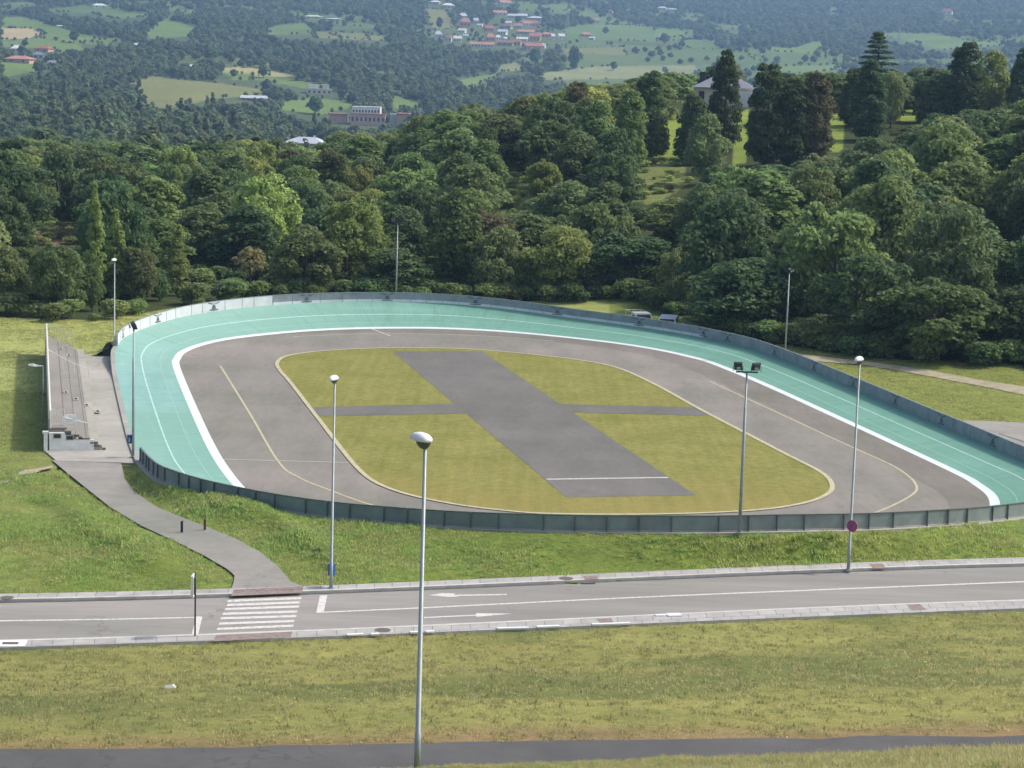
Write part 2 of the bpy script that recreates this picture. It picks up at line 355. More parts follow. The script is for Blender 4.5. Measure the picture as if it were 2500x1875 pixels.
def terrain_mat():
    m, n, b = new_mat('terrain_cover')
    a = N(n, 'ShaderNodeAttribute'); a.attribute_name = 'cover'; col = a.outputs['Color']
    f = noise(n, 7, 8, rough=.75, stretch=(.6, 1, 1)); f2 = noise(n, .55, 6, rough=.6, stretch=(.6, 1, 1)); f3 = noise(n, .01, 6)
    col = mix(n, col, ramp(n, f, [(.3, (.70,) * 3), (.7, (1.26,) * 3)]), 1., 'MULTIPLY')
    col = mix(n, col, ramp(n, f2, [(.3, (.80, .84, .8)), (.7, (1.2, 1.15, 1.12))]), 1., 'MULTIPLY')
    col = mix(n, col, ramp(n, f3, [(.35, (.88, .92, .9)), (.65, (1.1, 1.08, 1.05))]), 1., 'MULTIPLY')
    n.links.new(col, b.inputs['Base Color']); b.inputs['Roughness'].default_value = 1.; b.inputs['Specular IOR Level'].default_value = .05
    bump(n, b, f, .8, .1)
    return m
M_['terrain'] = terrain_mat()

def leaf_mat(name, c, var=.35, hue=.02, trans=.5):
    m, n, b = new_mat(name)
    oi = N(n, 'ShaderNodeObjectInfo'); hs = N(n, 'ShaderNodeHueSaturation')
    g = N(n, 'ShaderNodeNewGeometry')
    col = mix(n, tuple(x * .72 for x in c), tuple(x * 1.3 for x in c), g.outputs['Random Per Island'])
    n.links.new(col, hs.inputs['Color'])
    n.links.new(math_(n, 'ADD', math_(n, 'MULTIPLY', oi.outputs['Random'], var * 2), 1 - var), hs.inputs['Value'])
    r2 = math_(n, 'FRACT', math_(n, 'MULTIPLY', oi.outputs['Random'], 7.31))
    n.links.new(math_(n, 'ADD', math_(n, 'MULTIPLY', r2, hue * 2), .5 - hue), hs.inputs['Hue'])
    hs.inputs['Saturation'].default_value = .95
    n.links.new(hs.outputs[0], b.inputs['Base Color']); b.inputs['Roughness'].default_value = .65; b.inputs['Specular IOR Level'].default_value = .25
    tr = N(n, 'ShaderNodeBsdfTranslucent'); n.links.new(hs.outputs[0], tr.inputs[0])
    ms = N(n, 'ShaderNodeMixShader'); ms.inputs[0].default_value = trans
    n.links.new(b.outputs[0], ms.inputs[1]); n.links.new(tr.outputs[0], ms.inputs[2])
    n.links.new(ms.outputs[0], n.nodes['Material Output'].inputs['Surface'])
    return m
M_['leaf_mid'] = leaf_mat('leaf_mid_green', (.200, .285, .088))
M_['leaf_dark'] = leaf_mat('leaf_dark_green', (.125, .195, .072), .3)
M_['leaf_yel'] = leaf_mat('leaf_yellow_green', (.33, .40, .11), .3)
M_['leaf_olive'] = leaf_mat('leaf_olive', (.215, .275, .100), .3)
M_['leaf_con'] = leaf_mat('leaf_conifer', (.105, .165, .066), .25)
M_['leaf_brown'] = leaf_mat('leaf_brownish', (.20, .19, .09), .2)
M_['leaf_autumn'] = leaf_mat('leaf_sparse_ochre', (.40, .36, .15), .1)
M_['leaf_far'] = leaf_mat('leaf_far_wood', (.165, .220, .105), .3, .03)
M_['blade'] = leaf_mat('grass_blade', (.44, .48, .18), .25, .025, .6)
M_['blade_mown'] = leaf_mat('mown_grass_blade', (.37, .37, .15), .2, .015, .55)
M_['blade_dry'] = leaf_mat('dry_grass_blade', (.52, .47, .22), .2, .02, .6)
M_['blade_lush'] = leaf_mat('lush_grass_blade', (.37, .48, .14), .22, .03, .6)

# ------------------------------------------------------------------ object helpers
def mesh_obj(name, V, Fc, mat, parent=None, smooth=False, loc=None, uv=None, mats=None, fm=None):
    me = bpy.data.meshes.new(name)
    V = np.asarray(V, float)
    me.from_pydata([tuple(v) for v in V], [], [tuple(int(i) for i in f) for f in Fc])
    if mats:
        for q in mats: me.materials.append(q)
        me.polygons.foreach_set('material_index', fm)
    elif mat: me.materials.append(mat)
    if smooth: me.polygons.foreach_set('use_smooth', [True] * len(me.polygons))
    if uv is not None:
        l = me.uv_layers.new(name='UVMap'); idx = np.zeros(len(me.loops), int); me.loops.foreach_get('vertex_index', idx)
        l.data.foreach_set('uv', np.asarray(uv)[idx].ravel())
    me.update()
    o = bpy.data.objects.new(name, me); scn.collection.objects.link(o)
    if loc is not None: o.location = loc
    if parent: o.parent = parent
    return o
def fast_mesh(name, V, Q, mat, nv=4):
    me = bpy.data.meshes.new(name); V = np.asarray(V, np.float32); Q = np.asarray(Q, np.int32)
    me.vertices.add(len(V)); me.vertices.foreach_set('co', V.ravel())
    me.loops.add(Q.size); me.loops.foreach_set('vertex_index', Q.ravel())
    me.polygons.add(len(Q)); me.polygons.foreach_set('loop_start', np.arange(0, Q.size, nv, dtype=np.int32))
    try: me.polygons.foreach_set('loop_total', np.full(len(Q), nv, np.int32))
    except Exception: pass
    me.update(calc_edges=True); me.validate()
    if mat: me.materials.append(mat)
    return me
def link(name, me, parent=None, loc=None):
    o = bpy.data.objects.new(name, me); scn.collection.objects.link(o)
    if parent: o.parent = parent
    if loc is not None: o.location = loc
    return o
def tag(o, label=None, cat=None, group=None, kind=None):
    if label: o['label'] = label
    if cat: o['category'] = cat
    if group: o['group'] = group
    if kind: o['kind'] = kind
    return o
def empty(name, loc, rz=0., label=None, cat=None, group=None):
    o = bpy.data.objects.new(name, None); scn.collection.objects.link(o); o.location = loc; o.rotation_euler = (0, 0, rz); o.empty_display_size = .3
    return tag(o, label, cat, group)
class MB:
    """collects boxes, tubes and rings into one mesh"""
    def __init__(s): s.V = []; s.F = []
    def add(s, V, Fc):
        n = len(s.V); s.V += [tuple(v) for v in V]; s.F += [tuple(i + n for i in f) for f in Fc]; return s
    def box(s, x0, x1, y0, y1, z0, z1):
        V = [(x0,y0,z0),(x1,y0,z0),(x1,y1,z0),(x0,y1,z0),(x0,y0,z1),(x1,y0,z1),(x1,y1,z1),(x0,y1,z1)]
        return s.add(V, [(3,2,1,0),(4,5,6,7),(0,1,5,4),(1,2,6,5),(2,3,7,6),(3,0,4,7)])
    def tube(s, P, R, n=10, cap=True):
        P = [Vector(p) for p in P]
        if not hasattr(R, '__len__'): R = [R] * len(P)
        V = []; Fc = []
        for i, p in enumerate(P):
            d = (P[min(i+1, len(P)-1)] - P[max(i-1, 0)]).normalized(); a = d.orthogonal().normalized() if abs(d.z) < .9 else Vector((1, 0, 0)); b = d.cross(a).normalized(); a = b.cross(d).normalized()
            for k in range(n):
                t = 2 * math.pi * k / n; V.append(p + a * (R[i] * math.cos(t)) + b * (R[i] * math.sin(t)))
        for i in range(len(P) - 1):
            for k in range(n): Fc.append((i*n+k, i*n+(k+1) % n, (i+1)*n+(k+1) % n, (i+1)*n+k))
        if cap: Fc += [tuple(range(n))[::-1], tuple(range((len(P)-1)*n, len(P)*n))]
        return s.add(V, Fc)
    def loft(s, rings, cap=True):
        n = len(rings[0]); V = [v for r in rings for v in r]; Fc = []
        for i in range(len(rings) - 1):
            for k in range(n): Fc.append((i*n+k, i*n+(k+1) % n, (i+1)*n+(k+1) % n, (i+1)*n+k))
        if cap: Fc += [tuple(range(n))[::-1], tuple(range((len(rings)-1)*n, len(rings)*n))]
        return s.add(V, Fc)
    def build(s, name, mat, parent=None, smooth=False, loc=None):
        return mesh_obj(name, s.V, s.F, mat, parent, smooth, loc)
def strip(A, B, za, zb_=None):
    """quads between two polylines (n,2)"""
    n = len(A); za = np.broadcast_to(za, n); zb_ = za if zb_ is None else np.broadcast_to(zb_, n)
    V = np.vstack([np.c_[A, za], np.c_[B, zb_]]); Fc = [(i, i+1, n+i+1, n+i) for i in range(n-1)]
    return V, Fc
def up(V, Fc):
    """orient faces upwards"""
    V = np.asarray(V); out = []
    for f in Fc:
        a, b, c = V[f[0]], V[f[1]], V[f[2]]; nz = (b[0]-a[0])*(c[1]-a[1]) - (b[1]-a[1])*(c[0]-a[0])
        out.append(f if nz >= 0 else f[::-1])
    return out
def sheet(name, A, B, za, mat, zb_=None, kind=None, parent=None, thick=0, smooth=False):
    V, Fc = strip(np.asarray(A), np.asarray(B), za, zb_); Fc = up(V, Fc)
    o = mesh_obj(name, V, Fc, mat, parent, smooth)
    if kind: tag(o, kind=kind)
    return o
def pxline(P, z, n=60):
    """pixel polyline -> evenly sampled world polyline on the plane z"""
    return resample(np.array([G(x, y, z) for x, y in P]), n, False)
def ribbon(name, C, wd, z, mat, n=None, closed=False, parent=None, kind='structure'):
    C = np.asarray(C); Nn = normals(C, closed)
    if closed: C = np.vstack([C, C[:1]]); Nn = np.vstack([Nn, Nn[:1]])
    if np.ndim(z): z = np.r_[z, z[:1]] if closed else z
    return sheet(name, C - Nn * wd / 2, C + Nn * wd / 2, z, mat, kind=kind, parent=parent)
def pip(x, y, P):
    P = np.asarray(P); ins = np.zeros(np.shape(x), bool); j = len(P) - 1
    for i in range(len(P)):
        xi, yi, xj, yj = P[i, 0], P[i, 1], P[j, 0], P[j, 1]
        c = ((yi > y) != (yj > y)) & (x < (xj - xi) * (y - yi) / (yj - yi + 1e-12) + xi); ins ^= c; j = i
    return ins

# ------------------------------------------------------------------ land cover polygons
z1 = lambda P: [(x * .4069, y * .4069) for x, y in P]
z2 = lambda P: [(800 + x * .4069, y * .4069) for x, y in P]
z3 = lambda P: [(1600 + x * .4069, y * .4069) for x, y in P]
GR = (.150, .215, .070); GR2 = (.125, .185, .065); TAN = (.42, .34, .20); STRAW = (.36, .33, .15); OLV = (.19, .20, .085); PALE = (.24, .26, .13)
fields = [
 (z1([(0,100),(170,105),(300,150),(620,232),(600,262),(480,260),(240,225),(270,205),(230,175),(0,165)]), GR),
 (z1([(0,168),(190,170),(250,205),(180,228),(0,240)]), TAN),
 (z1([(0,248),(240,230),(470,265),(540,335),(440,325),(340,315),(300,290),(0,280)]), GR),
 (z1([(0,375),(180,370),(350,390),(250,425),(0,470)]), GR),
 (z1([(280,50),(520,38),(900,85),(900,100),(700,115),(560,80),(290,72)]), GR2),
 (z1([(860,200),(1000,108),(1190,170),(1150,218),(900,232)]), GR),
 (z1([(1600,165),(1830,135),(1900,205),(1600,208)]), GR2),
 (z1([(780,500),(920,455),(1080,478),(1320,500),(1590,540),(1590,572),(1250,595),(1100,640),(960,655),(840,610)]), OLV),
 (z1([(1290,398),(1560,412),(1800,455),(1790,470),(1500,452),(1340,432)]), STRAW),
 (z1([(1340,432),(1700,472),(2060,520),(1830,532),(1560,482),(1390,480)]), GR),
 (z1([(1840,190),(2212,200),(2212,235),(1900,228)]), OLV), (z2([(0,190),(180,200),(390,225),(360,245),(100,235)]), OLV), (z2([(0,120),(300,150),(310,165),(60,150)]), GR2),
 (z1([(0,20),(200,12),(240,30),(60,44),(0,50)]), GR2), (z1([(1000,40),(1180,60),(1190,80),(1010,62)]), GR2), (z1([(480,245),(700,225),(760,240),(640,270)]), GR2),
 (z1([(1660,620),(1850,588),(2080,600),(2130,640),(1900,695),(1700,655)]), GR),
 (z2([(570,50),(720,60),(765,160),(700,180),(640,180),(600,110)]), OLV),
 (z2([(1130,30),(1270,20),(1280,70),(1130,60)]), GR2), (z2([(1320,30),(1450,20),(1450,60),(1340,70)]), GR2),
 (z2([(1330,200),(1500,150),(1780,150),(2212,180),(2212,240),(1900,250),(1600,240),(1420,230)]), GR2),
 (z2([(640,180),(760,165),(1000,90),(1250,100),(1430,200),(1400,290),(860,290),(660,240)]), (.11, .14, .065)),
 (z2([(1000,430),(1050,385),(1140,375),(1215,415),(1100,430)]), PALE),
 (z2([(780,480),(1010,440),(1020,460),(860,525),(780,505)]), GR),
 (z2([(1280,440),(1600,400),(2212,390),(2212,450),(1850,470),(1400,480),(1280,480)]), PALE),
 (z2([(360,570),(440,580),(620,640),(480,650),(400,650)]), GR),
 (z2([(1160,330),(1300,320),(1310,380),(1170,360)]), GR2), (z2([(1400,290),(1780,280),(1790,330),(1420,320)]), OLV),
 (z2([(2120,80),(2212,75),(2212,110),(2130,100)]), GR2),
 (z3([(0,170),(160,180),(190,210),(0,240)]), GR), (z3([(150,75),(290,80),(280,105),(170,105)]), GR2),
 (z3([(310,130),(520,160),(500,185),(360,165)]), GR2), (z3([(640,270),(800,290),(1010,240),(1010,280),(960,320),(720,310)]), GR),
 (z3([(1220,200),(1700,200),(1850,240),(2180,270),(1800,290),(1740,300),(1500,240),(1350,215)]), GR),
 (z3([(180,230),(420,280),(340,300),(150,280)]), GR2), (z3([(560,330),(650,340),(650,365),(600,365)]), GR2),
 (z3([(50,395),(200,400),(330,440),(180,450),(60,440)]), PALE), (z3([(1050,40),(1110,45),(1090,75),(1030,70)]), GR2),
 (z3([(720,400),(1040,390),(1100,380),(1080,420),(880,440),(740,430)]), GR),
]
def dens(P, k=5):
    out = []
    for i in range(len(P)):
        a, b = np.array(P[i]), np.array(P[(i+1) % len(P)])
        for j in range(k): out.append(a + (b - a) * j / k)
    return out
fieldW = []
for P, c in fields:
    Q = [hit(x, max(y, -5), 700) for x, y in dens(P)]; Q = np.array([q[:2] for q in Q if q is not None])
    if len(Q) > 3: fieldW.append((Q, c))
openpx = [([(60,600),(60,560),(130,545),(215,560),(215,600)], (.19,.14,.085)),
          ([(1150,455),(1200,420),(1330,415),(1345,455),(1320,500),(1230,520),(1170,500)], (.165,.195,.07)),
          ([(1470,480),(1490,410),(1560,375),(1670,395),(1680,450),(1600,500)], (.165,.19,.07)),
          ([(1606,402),(1618,288),(1664,280),(1672,330),(1655,405)], (.22,.28,.065)),
          ([(1786,400),(1792,268),(1826,268),(1822,400)], (.22,.28,.065)),
          ([(2014,372),(2016,276),(2064,276),(2058,368)], (.22,.28,.065)),
          ([(2168,300),(2172,264),(2240,262),(2238,296)], (.22,.28,.065))]
openW = []
for P, c in openpx:
    Q = [hit(x, y, 225) for x, y in dens(P, 3)]; Q = np.array([q[:2] for q in Q if q is not None])
    if len(Q) > 3: openW.append((Q, c))

def cover(x, y):
    """true ground colour of the land at each point"""
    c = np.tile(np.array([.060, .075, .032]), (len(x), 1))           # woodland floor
    n1 = fbm(x / 9, y / 9, 3)[:, None]; n2 = fbm(x / 35, y / 35, 3)[:, None]
    far = y > 650
    p = openness(x, y)[:, None] if False else (fbm(x / 260 + 40, y / 200 + 3, 2) + np.where(x / np.maximum(y, 1) < .02, -.26, .06) + np.where(y > 3600, -.22, 0) + np.where((y > 2100) & (y < 3200) & (x / np.maximum(y, 1) > .02), .16, 0))[:, None]
    c = np.where(far[:, None], np.where(p > .12, np.array([.12, .17, .065]), np.where(p > 0, np.array([.12,.15,.07]), np.array([.085,.115,.06]))), c)
    near = y < 236
    back = np.array([.34, .37, .13]) + n2 * .05; yel = np.array([.225, .215, .07])
    gr = np.array([.22, .265, .08]) + n1 * np.array([.06, .06, .01])
    c = np.where(near[:, None], np.where((y > 160)[:, None] & (x < 10)[:, None], back, gr), c)
    right = (x > 20) & (y > 118) & (y < 236); c = np.where(right[:, None], np.array([.215, .24, .065]) + n1 * .03, c)
    yf = YF(x); yn = YN(x); p1 = road_y(x, kP1)
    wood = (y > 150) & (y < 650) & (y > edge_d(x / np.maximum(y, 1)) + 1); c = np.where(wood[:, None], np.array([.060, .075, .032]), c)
    verge = (y > yn) & (y < yf + 26) & (x > -22); lush = np.array([.185, .24, .058])
    c = np.where(verge[:, None], lush * (1 + .25 * n1), c)
    fr = np.clip((yn - y) / (yn - p1), 0, 1)
    slope = np.array([.275, .275, .098]) * (1 + .10 * n2) + n1 * np.array([.02, .03, .008])
    dk = sstep(fbm(x / 11 + 9, y / 4 + 2, 3) + .42 * np.exp(-((fr - .62) / .2)**2) - .10 * (x < 0), .05, .45)[:, None]
    slope = slope * (1 - dk) + np.array([.160, .185, .068]) * dk
    edge = (sstep(fr + .05 * n1[:, 0], .90, .99))[:, None]
    slope = slope * (1 - edge) + np.array([.27, .20, .11]) * edge
    c = np.where((y < yn)[:, None], slope, c)
    c = np.where((y < road_y(x, kP2))[:, None], np.array([.23, .24, .10]) * (1 + .3 * n1), c)
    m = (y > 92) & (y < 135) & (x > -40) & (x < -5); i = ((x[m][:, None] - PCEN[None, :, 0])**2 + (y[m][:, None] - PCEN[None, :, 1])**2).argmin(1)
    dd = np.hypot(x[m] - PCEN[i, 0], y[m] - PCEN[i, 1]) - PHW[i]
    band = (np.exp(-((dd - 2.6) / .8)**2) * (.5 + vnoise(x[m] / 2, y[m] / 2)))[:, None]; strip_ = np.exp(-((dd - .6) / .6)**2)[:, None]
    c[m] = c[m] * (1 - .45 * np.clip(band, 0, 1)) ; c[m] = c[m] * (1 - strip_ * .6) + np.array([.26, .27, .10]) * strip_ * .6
    for Q, col in openW: c[pip(x, y, Q) & (y > 225)] = col
    for Q, col in fieldW: c[pip(x, y, Q) & far] = col
    return np.clip(c, .01, .8)

# ------------------------------------------------------------------ terrain mesh
us = np.unique(np.round(np.r_[np.linspace(-1.1, -.30, 70), np.linspace(-.30, .30, 470), np.linspace(.30, 1.1, 70)], 6))
ds = np.r_[np.linspace(-12, 40, 40), np.linspace(40, 60, 41)[1:], np.linspace(60, 128, 171)[1:], np.linspace(128, 240, 151)[1:]]
dd_ = [240.]
while dd_[-1] < 6500: dd_.append(dd_[-1] * 1.0065)
ds = np.r_[ds, dd_[1:]]
U, D = np.meshgrid(us, ds); wx = np.maximum(D, 30.) + 15 * (D < 60) * (60 - D) / 60
X = U * wx; Y = D.copy()
Zt = H(X.ravel(), Y.ravel()).reshape(X.shape)
rdT, _ = ring_dist(X.ravel(), Y.ravel()); rdT = rdT.reshape(X.shape); sT, tT = toST(X, Y)
stm = (tT < -26) & (sT > -20.5) & (sT < 30)
Zt = np.where((rdT > 0) & (rdT < 7.5) & ~stm & (Y > YF(X) - .6), Zt - .05 * sstep(7.4 - rdT, 0, .8), Zt)
Zt = np.where((rdT > 0) & (rdT < 5.5) & ~stm & ((Y > YF(X) + 1.0) | (Y < YF(X))), Zt - .4 * sstep(5.7 - rdT, 0, .7), Zt)
Zt = np.where(stm & (rdT > 0) & (rdT < 5.2), np.minimum(Zt, -.05), Zt)
nr, nc = X.shape
V = np.c_[X.ravel(), Y.ravel(), Zt.ravel()]
idx = np.arange(nr * nc).reshape(nr, nc)
Q = np.stack([idx[:-1, :-1], idx[:-1, 1:], idx[1:, 1:], idx[1:, :-1]], -1).reshape(-1, 4)
me = fast_mesh('ground', V, Q, M_['terrain'])
me.polygons.foreach_set('use_smooth', [True] * len(me.polygons))
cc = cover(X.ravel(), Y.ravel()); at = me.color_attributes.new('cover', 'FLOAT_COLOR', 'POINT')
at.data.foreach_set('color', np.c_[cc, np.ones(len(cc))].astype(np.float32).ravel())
tag(link('ground', me), kind='structure')

M_['asph_dark'] = asphalt('older_brown_asphalt', (.192, .176, .158), streak=(1, .25, 1, TH))
def idx_at0(a): return int(np.argmin(np.abs((ang - a + 180) % 360 - 180)))
# ------------------------------------------------------------------ velodrome surfaces
loopC = np.vstack([loopW, loopW[:1]])
cen = TC
V = [(*ST(-.5, 0), 0.)] + [(*p, 0.) for p in loopW]
mesh_obj('infield_asphalt', V, [(0, i + 1, (i + 1) % NL + 1) for i in range(NL)], M_['track_asphalt'])
ob = scn.objects['infield_asphalt']; tag(ob, kind='structure')
ob.data.polygons.foreach_set('use_smooth', [False] * NL)
bad = [f for f in ob.data.polygons if f.normal.z < 0]
if len(bad) > NL / 2: ob.data.flip_normals()
arc = np.r_[0, np.cumsum(np.linalg.norm(np.diff(loopC, axis=0), axis=1))]
vs = np.array([0, .16, .165, .3, .45, .6, .8, 1.])
def zc(v, zbv): return zbv * np.clip((v - .03) / .97, 0, 1) ** 1.25
def bankpt(i, v, dz=0.):
    i = i % NL; w_ = loopW[i] + NW[i] * TW * v; return (w_[0], w_[1], zc(v, zb[i]) + dz)
def bank_ring(name, v0, v1, mat, dz=0., n=8, i0=0, i1=NL, kind='structure', uv=True, parent=None):
    vv = np.linspace(v0, v1, n); V = []; UV = []
    for i in range(i0, i1 + 1):
        for v in vv: V.append(bankpt(i, v, dz)); UV.append((arc[min(i, NL)] if i <= NL else arc[i - NL], v * TW))
    Fc = []
    for k in range(i1 - i0):
        for j in range(n - 1): a = k * n + j; Fc.append((a, a + 1, a + n + 1, a + n))
    Fc = up(V, Fc)
    o = mesh_obj(name, V, Fc, mat, parent, True, uv=UV)
    if kind: tag(o, kind=kind)
    return o
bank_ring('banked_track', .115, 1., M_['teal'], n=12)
bank_ring('white_track_band', 0., .115, M_['white'], n=3)
bank_ring('track_line', .585, .605, M_['tline'], .008, n=2)
bank_ring('track_line', .30, .312, M_['tline2'], .008, n=2)
# gap left by wedge just outside the rim: flat concrete lip
V = []; Fc = []
for i in range(NL + 1):
    k = i % NL
    for e, dz in ((0, 0), (.35, -.02), (.35, -1.2)):
        p = outW[k] + NW[k] * e; V.append((p[0], p[1], zb[k] + dz))
for i in range(NL):
    for j in range(2): a = i * 3 + j; Fc.append((a, a + 1, a + 4, a + 3))
tag(mesh_obj('track_rim', V, up(V, Fc), M_['concrete'], None), kind='structure')
# grass embankment strip hugging the rim
V = []; Fc = []; es_ = np.array([.3, .7, 1.2, 1.8, 2.5, 3.3, 4.2, 5.2, 6.2]); C_ = []
pts = np.array([[outW[i % NL] + NW[i % NL] * e for e in es_] for i in range(NL + 1)])
hz = H(pts[..., 0].ravel(), pts[..., 1].ravel()).reshape(pts.shape[:2])
hz[:, 0] = [zb[i % NL] - .1 for i in range(NL + 1)]
hz[:, -1] -= .12; hz = np.where(pts[..., 1] < YF(pts[..., 0]) + .02, RZ + .05, hz)
V = np.c_[pts.reshape(-1, 2), hz.ravel()]; n = len(es_)
for i in range(NL):
    for j in range(n - 1): a = i * n + j; Fc.append((a, a + 1, a + n + 1, a + n))
lefts = []
keep = []
for f in up(V, Fc):
    s_, t_ = toST(V[f[0]][0], V[f[0]][1])
    if t_ < -26 and -20.5 < s_ < 30: continue         # the stand apron is here
    yv, xv = V[f[2]][1], V[f[2]][0]
    if all(V[q][1] < YF(V[q][0]) - .1 for q in f): continue
    ii = ((xv - PCEN[:, 0])**2 + (yv - PCEN[:, 1])**2).argmin()
    keep.append(f)
me = mesh_obj('grass_bank', V, keep, M_['terrain'], smooth=True)
cc = cover(V[:, 0], V[:, 1]); at = me.data.color_attributes.new('cover', 'FLOAT_COLOR', 'POINT'); at.data.foreach_set('color', np.c_[cc, np.ones(len(cc))].astype(np.float32).ravel())
tag(me, kind='structure')

a0, a1 = idx_at0(-18), idx_at0(160)
I_ = np.arange(a0, a1 + 1) % NL if a1 > a0 else np.arange(a0, a1 + NL + 1) % NL
wd_ = 3.3 * np.clip(np.minimum(np.arange(len(I_)), len(I_) - 1 - np.arange(len(I_))) / 30., .02, 1) ** .5
sheet('infield_asphalt_band', loopW[I_], loopW[I_] - NW[I_] * wd_[:, None], .006, M_['asph_dark'], kind='structure')
# infield grass, its kerb, runway and cross path
gp = [(684,904),(678,885),(723,864),(814,855),(960,850),(1130,853),(1300,868),(1446,884),(1514,901),(1605,944),(1695,997),(1808,1057),(1921,1113),(2000,1153),(2032,1181),(2023,1204),(1966,1226),(1865,1249)]
gs = [ (15, -15.5), (21.6,-15.6),(26.2,-15.3),(30.2,-14.0),(32.9,-11.2),(34.6,-7.6),(35.5,-3.0),(35.2,1.5),(33.6,5.2),(30.6,8.9),(27,12.1),(22.2,14.0),(12.2,14.5),(1.2,14.4),(-9.8,14.5),(-18.8,14.6),(-24.7,14.7),(-28.5,14.0),(-31.6,12.6),(-34.4,9.9),(-36.2,6),(-36.8,0),(-36.2,-6.2),(-35.1,-8.8),(-33.3,-11.2),(-30.5,-13.4),(-27.5,-14.7),(-24,-15.3),(-18,-15.5),(-8,-15.5),(4,-15.5)]
gl = resample(spline(gs, 8, 2), 240); glW = np.array([ST(*p) for p in gl])
V = [(*ST(0, 0), .02)] + [(*p, .02) for p in glW]
o = mesh_obj('infield_grass', V, up(V, [(0, i + 1, (i + 1) % 240 + 1) for i in range(240)]), M_['infield']); tag(o, kind='structure')
nl = normals(glW); 
V, Fc = strip(np.vstack([glW - nl * .16, (glW - nl * .16)[:1]]), np.vstack([glW + nl * .16, (glW + nl * .16)[:1]]), .045)
o = mesh_obj('infield_kerb', V, up(V, Fc), M_['yline']); tag(o, kind='structure')
def stpoly(name, P, z, mat):
    V = [(*ST(*p), z) for p in P]; return tag(mesh_obj(name, V, up(V, [tuple(range(len(P)))]), mat), kind='structure')
stpoly('infield_runway', [(-31.6,-4.2),(-31.6,4.0),(33.3,4.0),(33.3,-4.2)], .030, M_['runway'])
stpoly('infield_path', [(2.4,-15.3),(-1.7,-15.3),(-.7,-4.1),(3.7,-4.1)], .034, M_['runway'])
stpoly('infield_path', [(3.3,3.9),(-.5,3.9),(-2.5,14.2),(1.6,14.2)], .034, M_['runway'])
def stline(name, P, wd, mat, z=.012, sm=True):
    Q = np.array([ST(*p) for p in P]); 
    if sm and len(P) > 2: Q = spline(Q, 10, 0, False)
    return ribbon(name, Q, wd, z, mat)
stline('painted_line', [(-26.1,-4.1),(-26.0,3.9)], .38, M_['line'], .046)
stline('painted_line', [(24.3,-20.3),(0,-20.2),(-19.0,-20.2),(-24.4,-19.5),(-28.2,-18.2),(-33.5,-15.9),(-38,-12)], .17, M_['yline'])
stline('painted_line', [(15.0,19.8),(-8,20.2),(-16.8,20.4),(-23.3,20.5),(-28.7,19.6),(-32.5,17.7),(-37.8,12.8),(-40,9)], .17, M_['yline'])
stline('painted_line', [(-18.0,-23.7),(-19.6,-15.7)], .14, M_['line'])
stline('painted_line', [(49.5,-3.6),(44.0,-2.6)], .22, M_['line'])
stline('painted_line', [(43.3,-12),(45.2,-6),(45.6,-1),(45.0,4),(43,9),(40.5,12.5)], .14, M_['line'])

# ------------------------------------------------------------------ trackside fences
def emblem(P, nrm, z0, name='emblem', parent=None):
    """dark mark on a panel: wings on top, wedge, bar"""
    a = Vector((-nrm[1], nrm[0], 0)); o = Vector((P[0], P[1], z0)) + Vector((*nrm, 0)) * .03
    def q(pts): return [o + a * x + Vector((0, 0, y)) for x, y in pts]
    m = MB(); m.add(q([(-.75,.80),(-.15,.66),(-.12,.74),(-.7,.88)]), [(0,1,2,3)]); m.add(q([(.75,.80),(.7,.88),(.12,.74),(.15,.66)]), [(0,1,2,3)])
    m.add(q([(-.28,.25),(.28,.25),(.12,.62),(-.12,.62)]), [(0,1,2,3)]); m.add(q([(-.55,.10),(.55,.10),(.55,.20),(-.55,.20)]), [(0,1,2,3)])
    return m.build(name, M_['emb'], parent)
M_['emb'] = plain('faded_dark_print', (.11, .14, .165), .8, .15, 4)
M_['panel_in'] = plain('pale_blue_grey_panel', (.25, .295, .315), .6, .2, .9)
M_['board_white_panel_lit'] = plain('white_board_and_sunlit_panel', (.66, .70, .72), .55, .10, .9)
M_['panel_out'] = plain('dark_green_grey_panel', (.215, .26, .25), .7, .2, .8)
M_['post_d'] = plain('dark_post', (.12, .14, .135), .6, .2, 4)
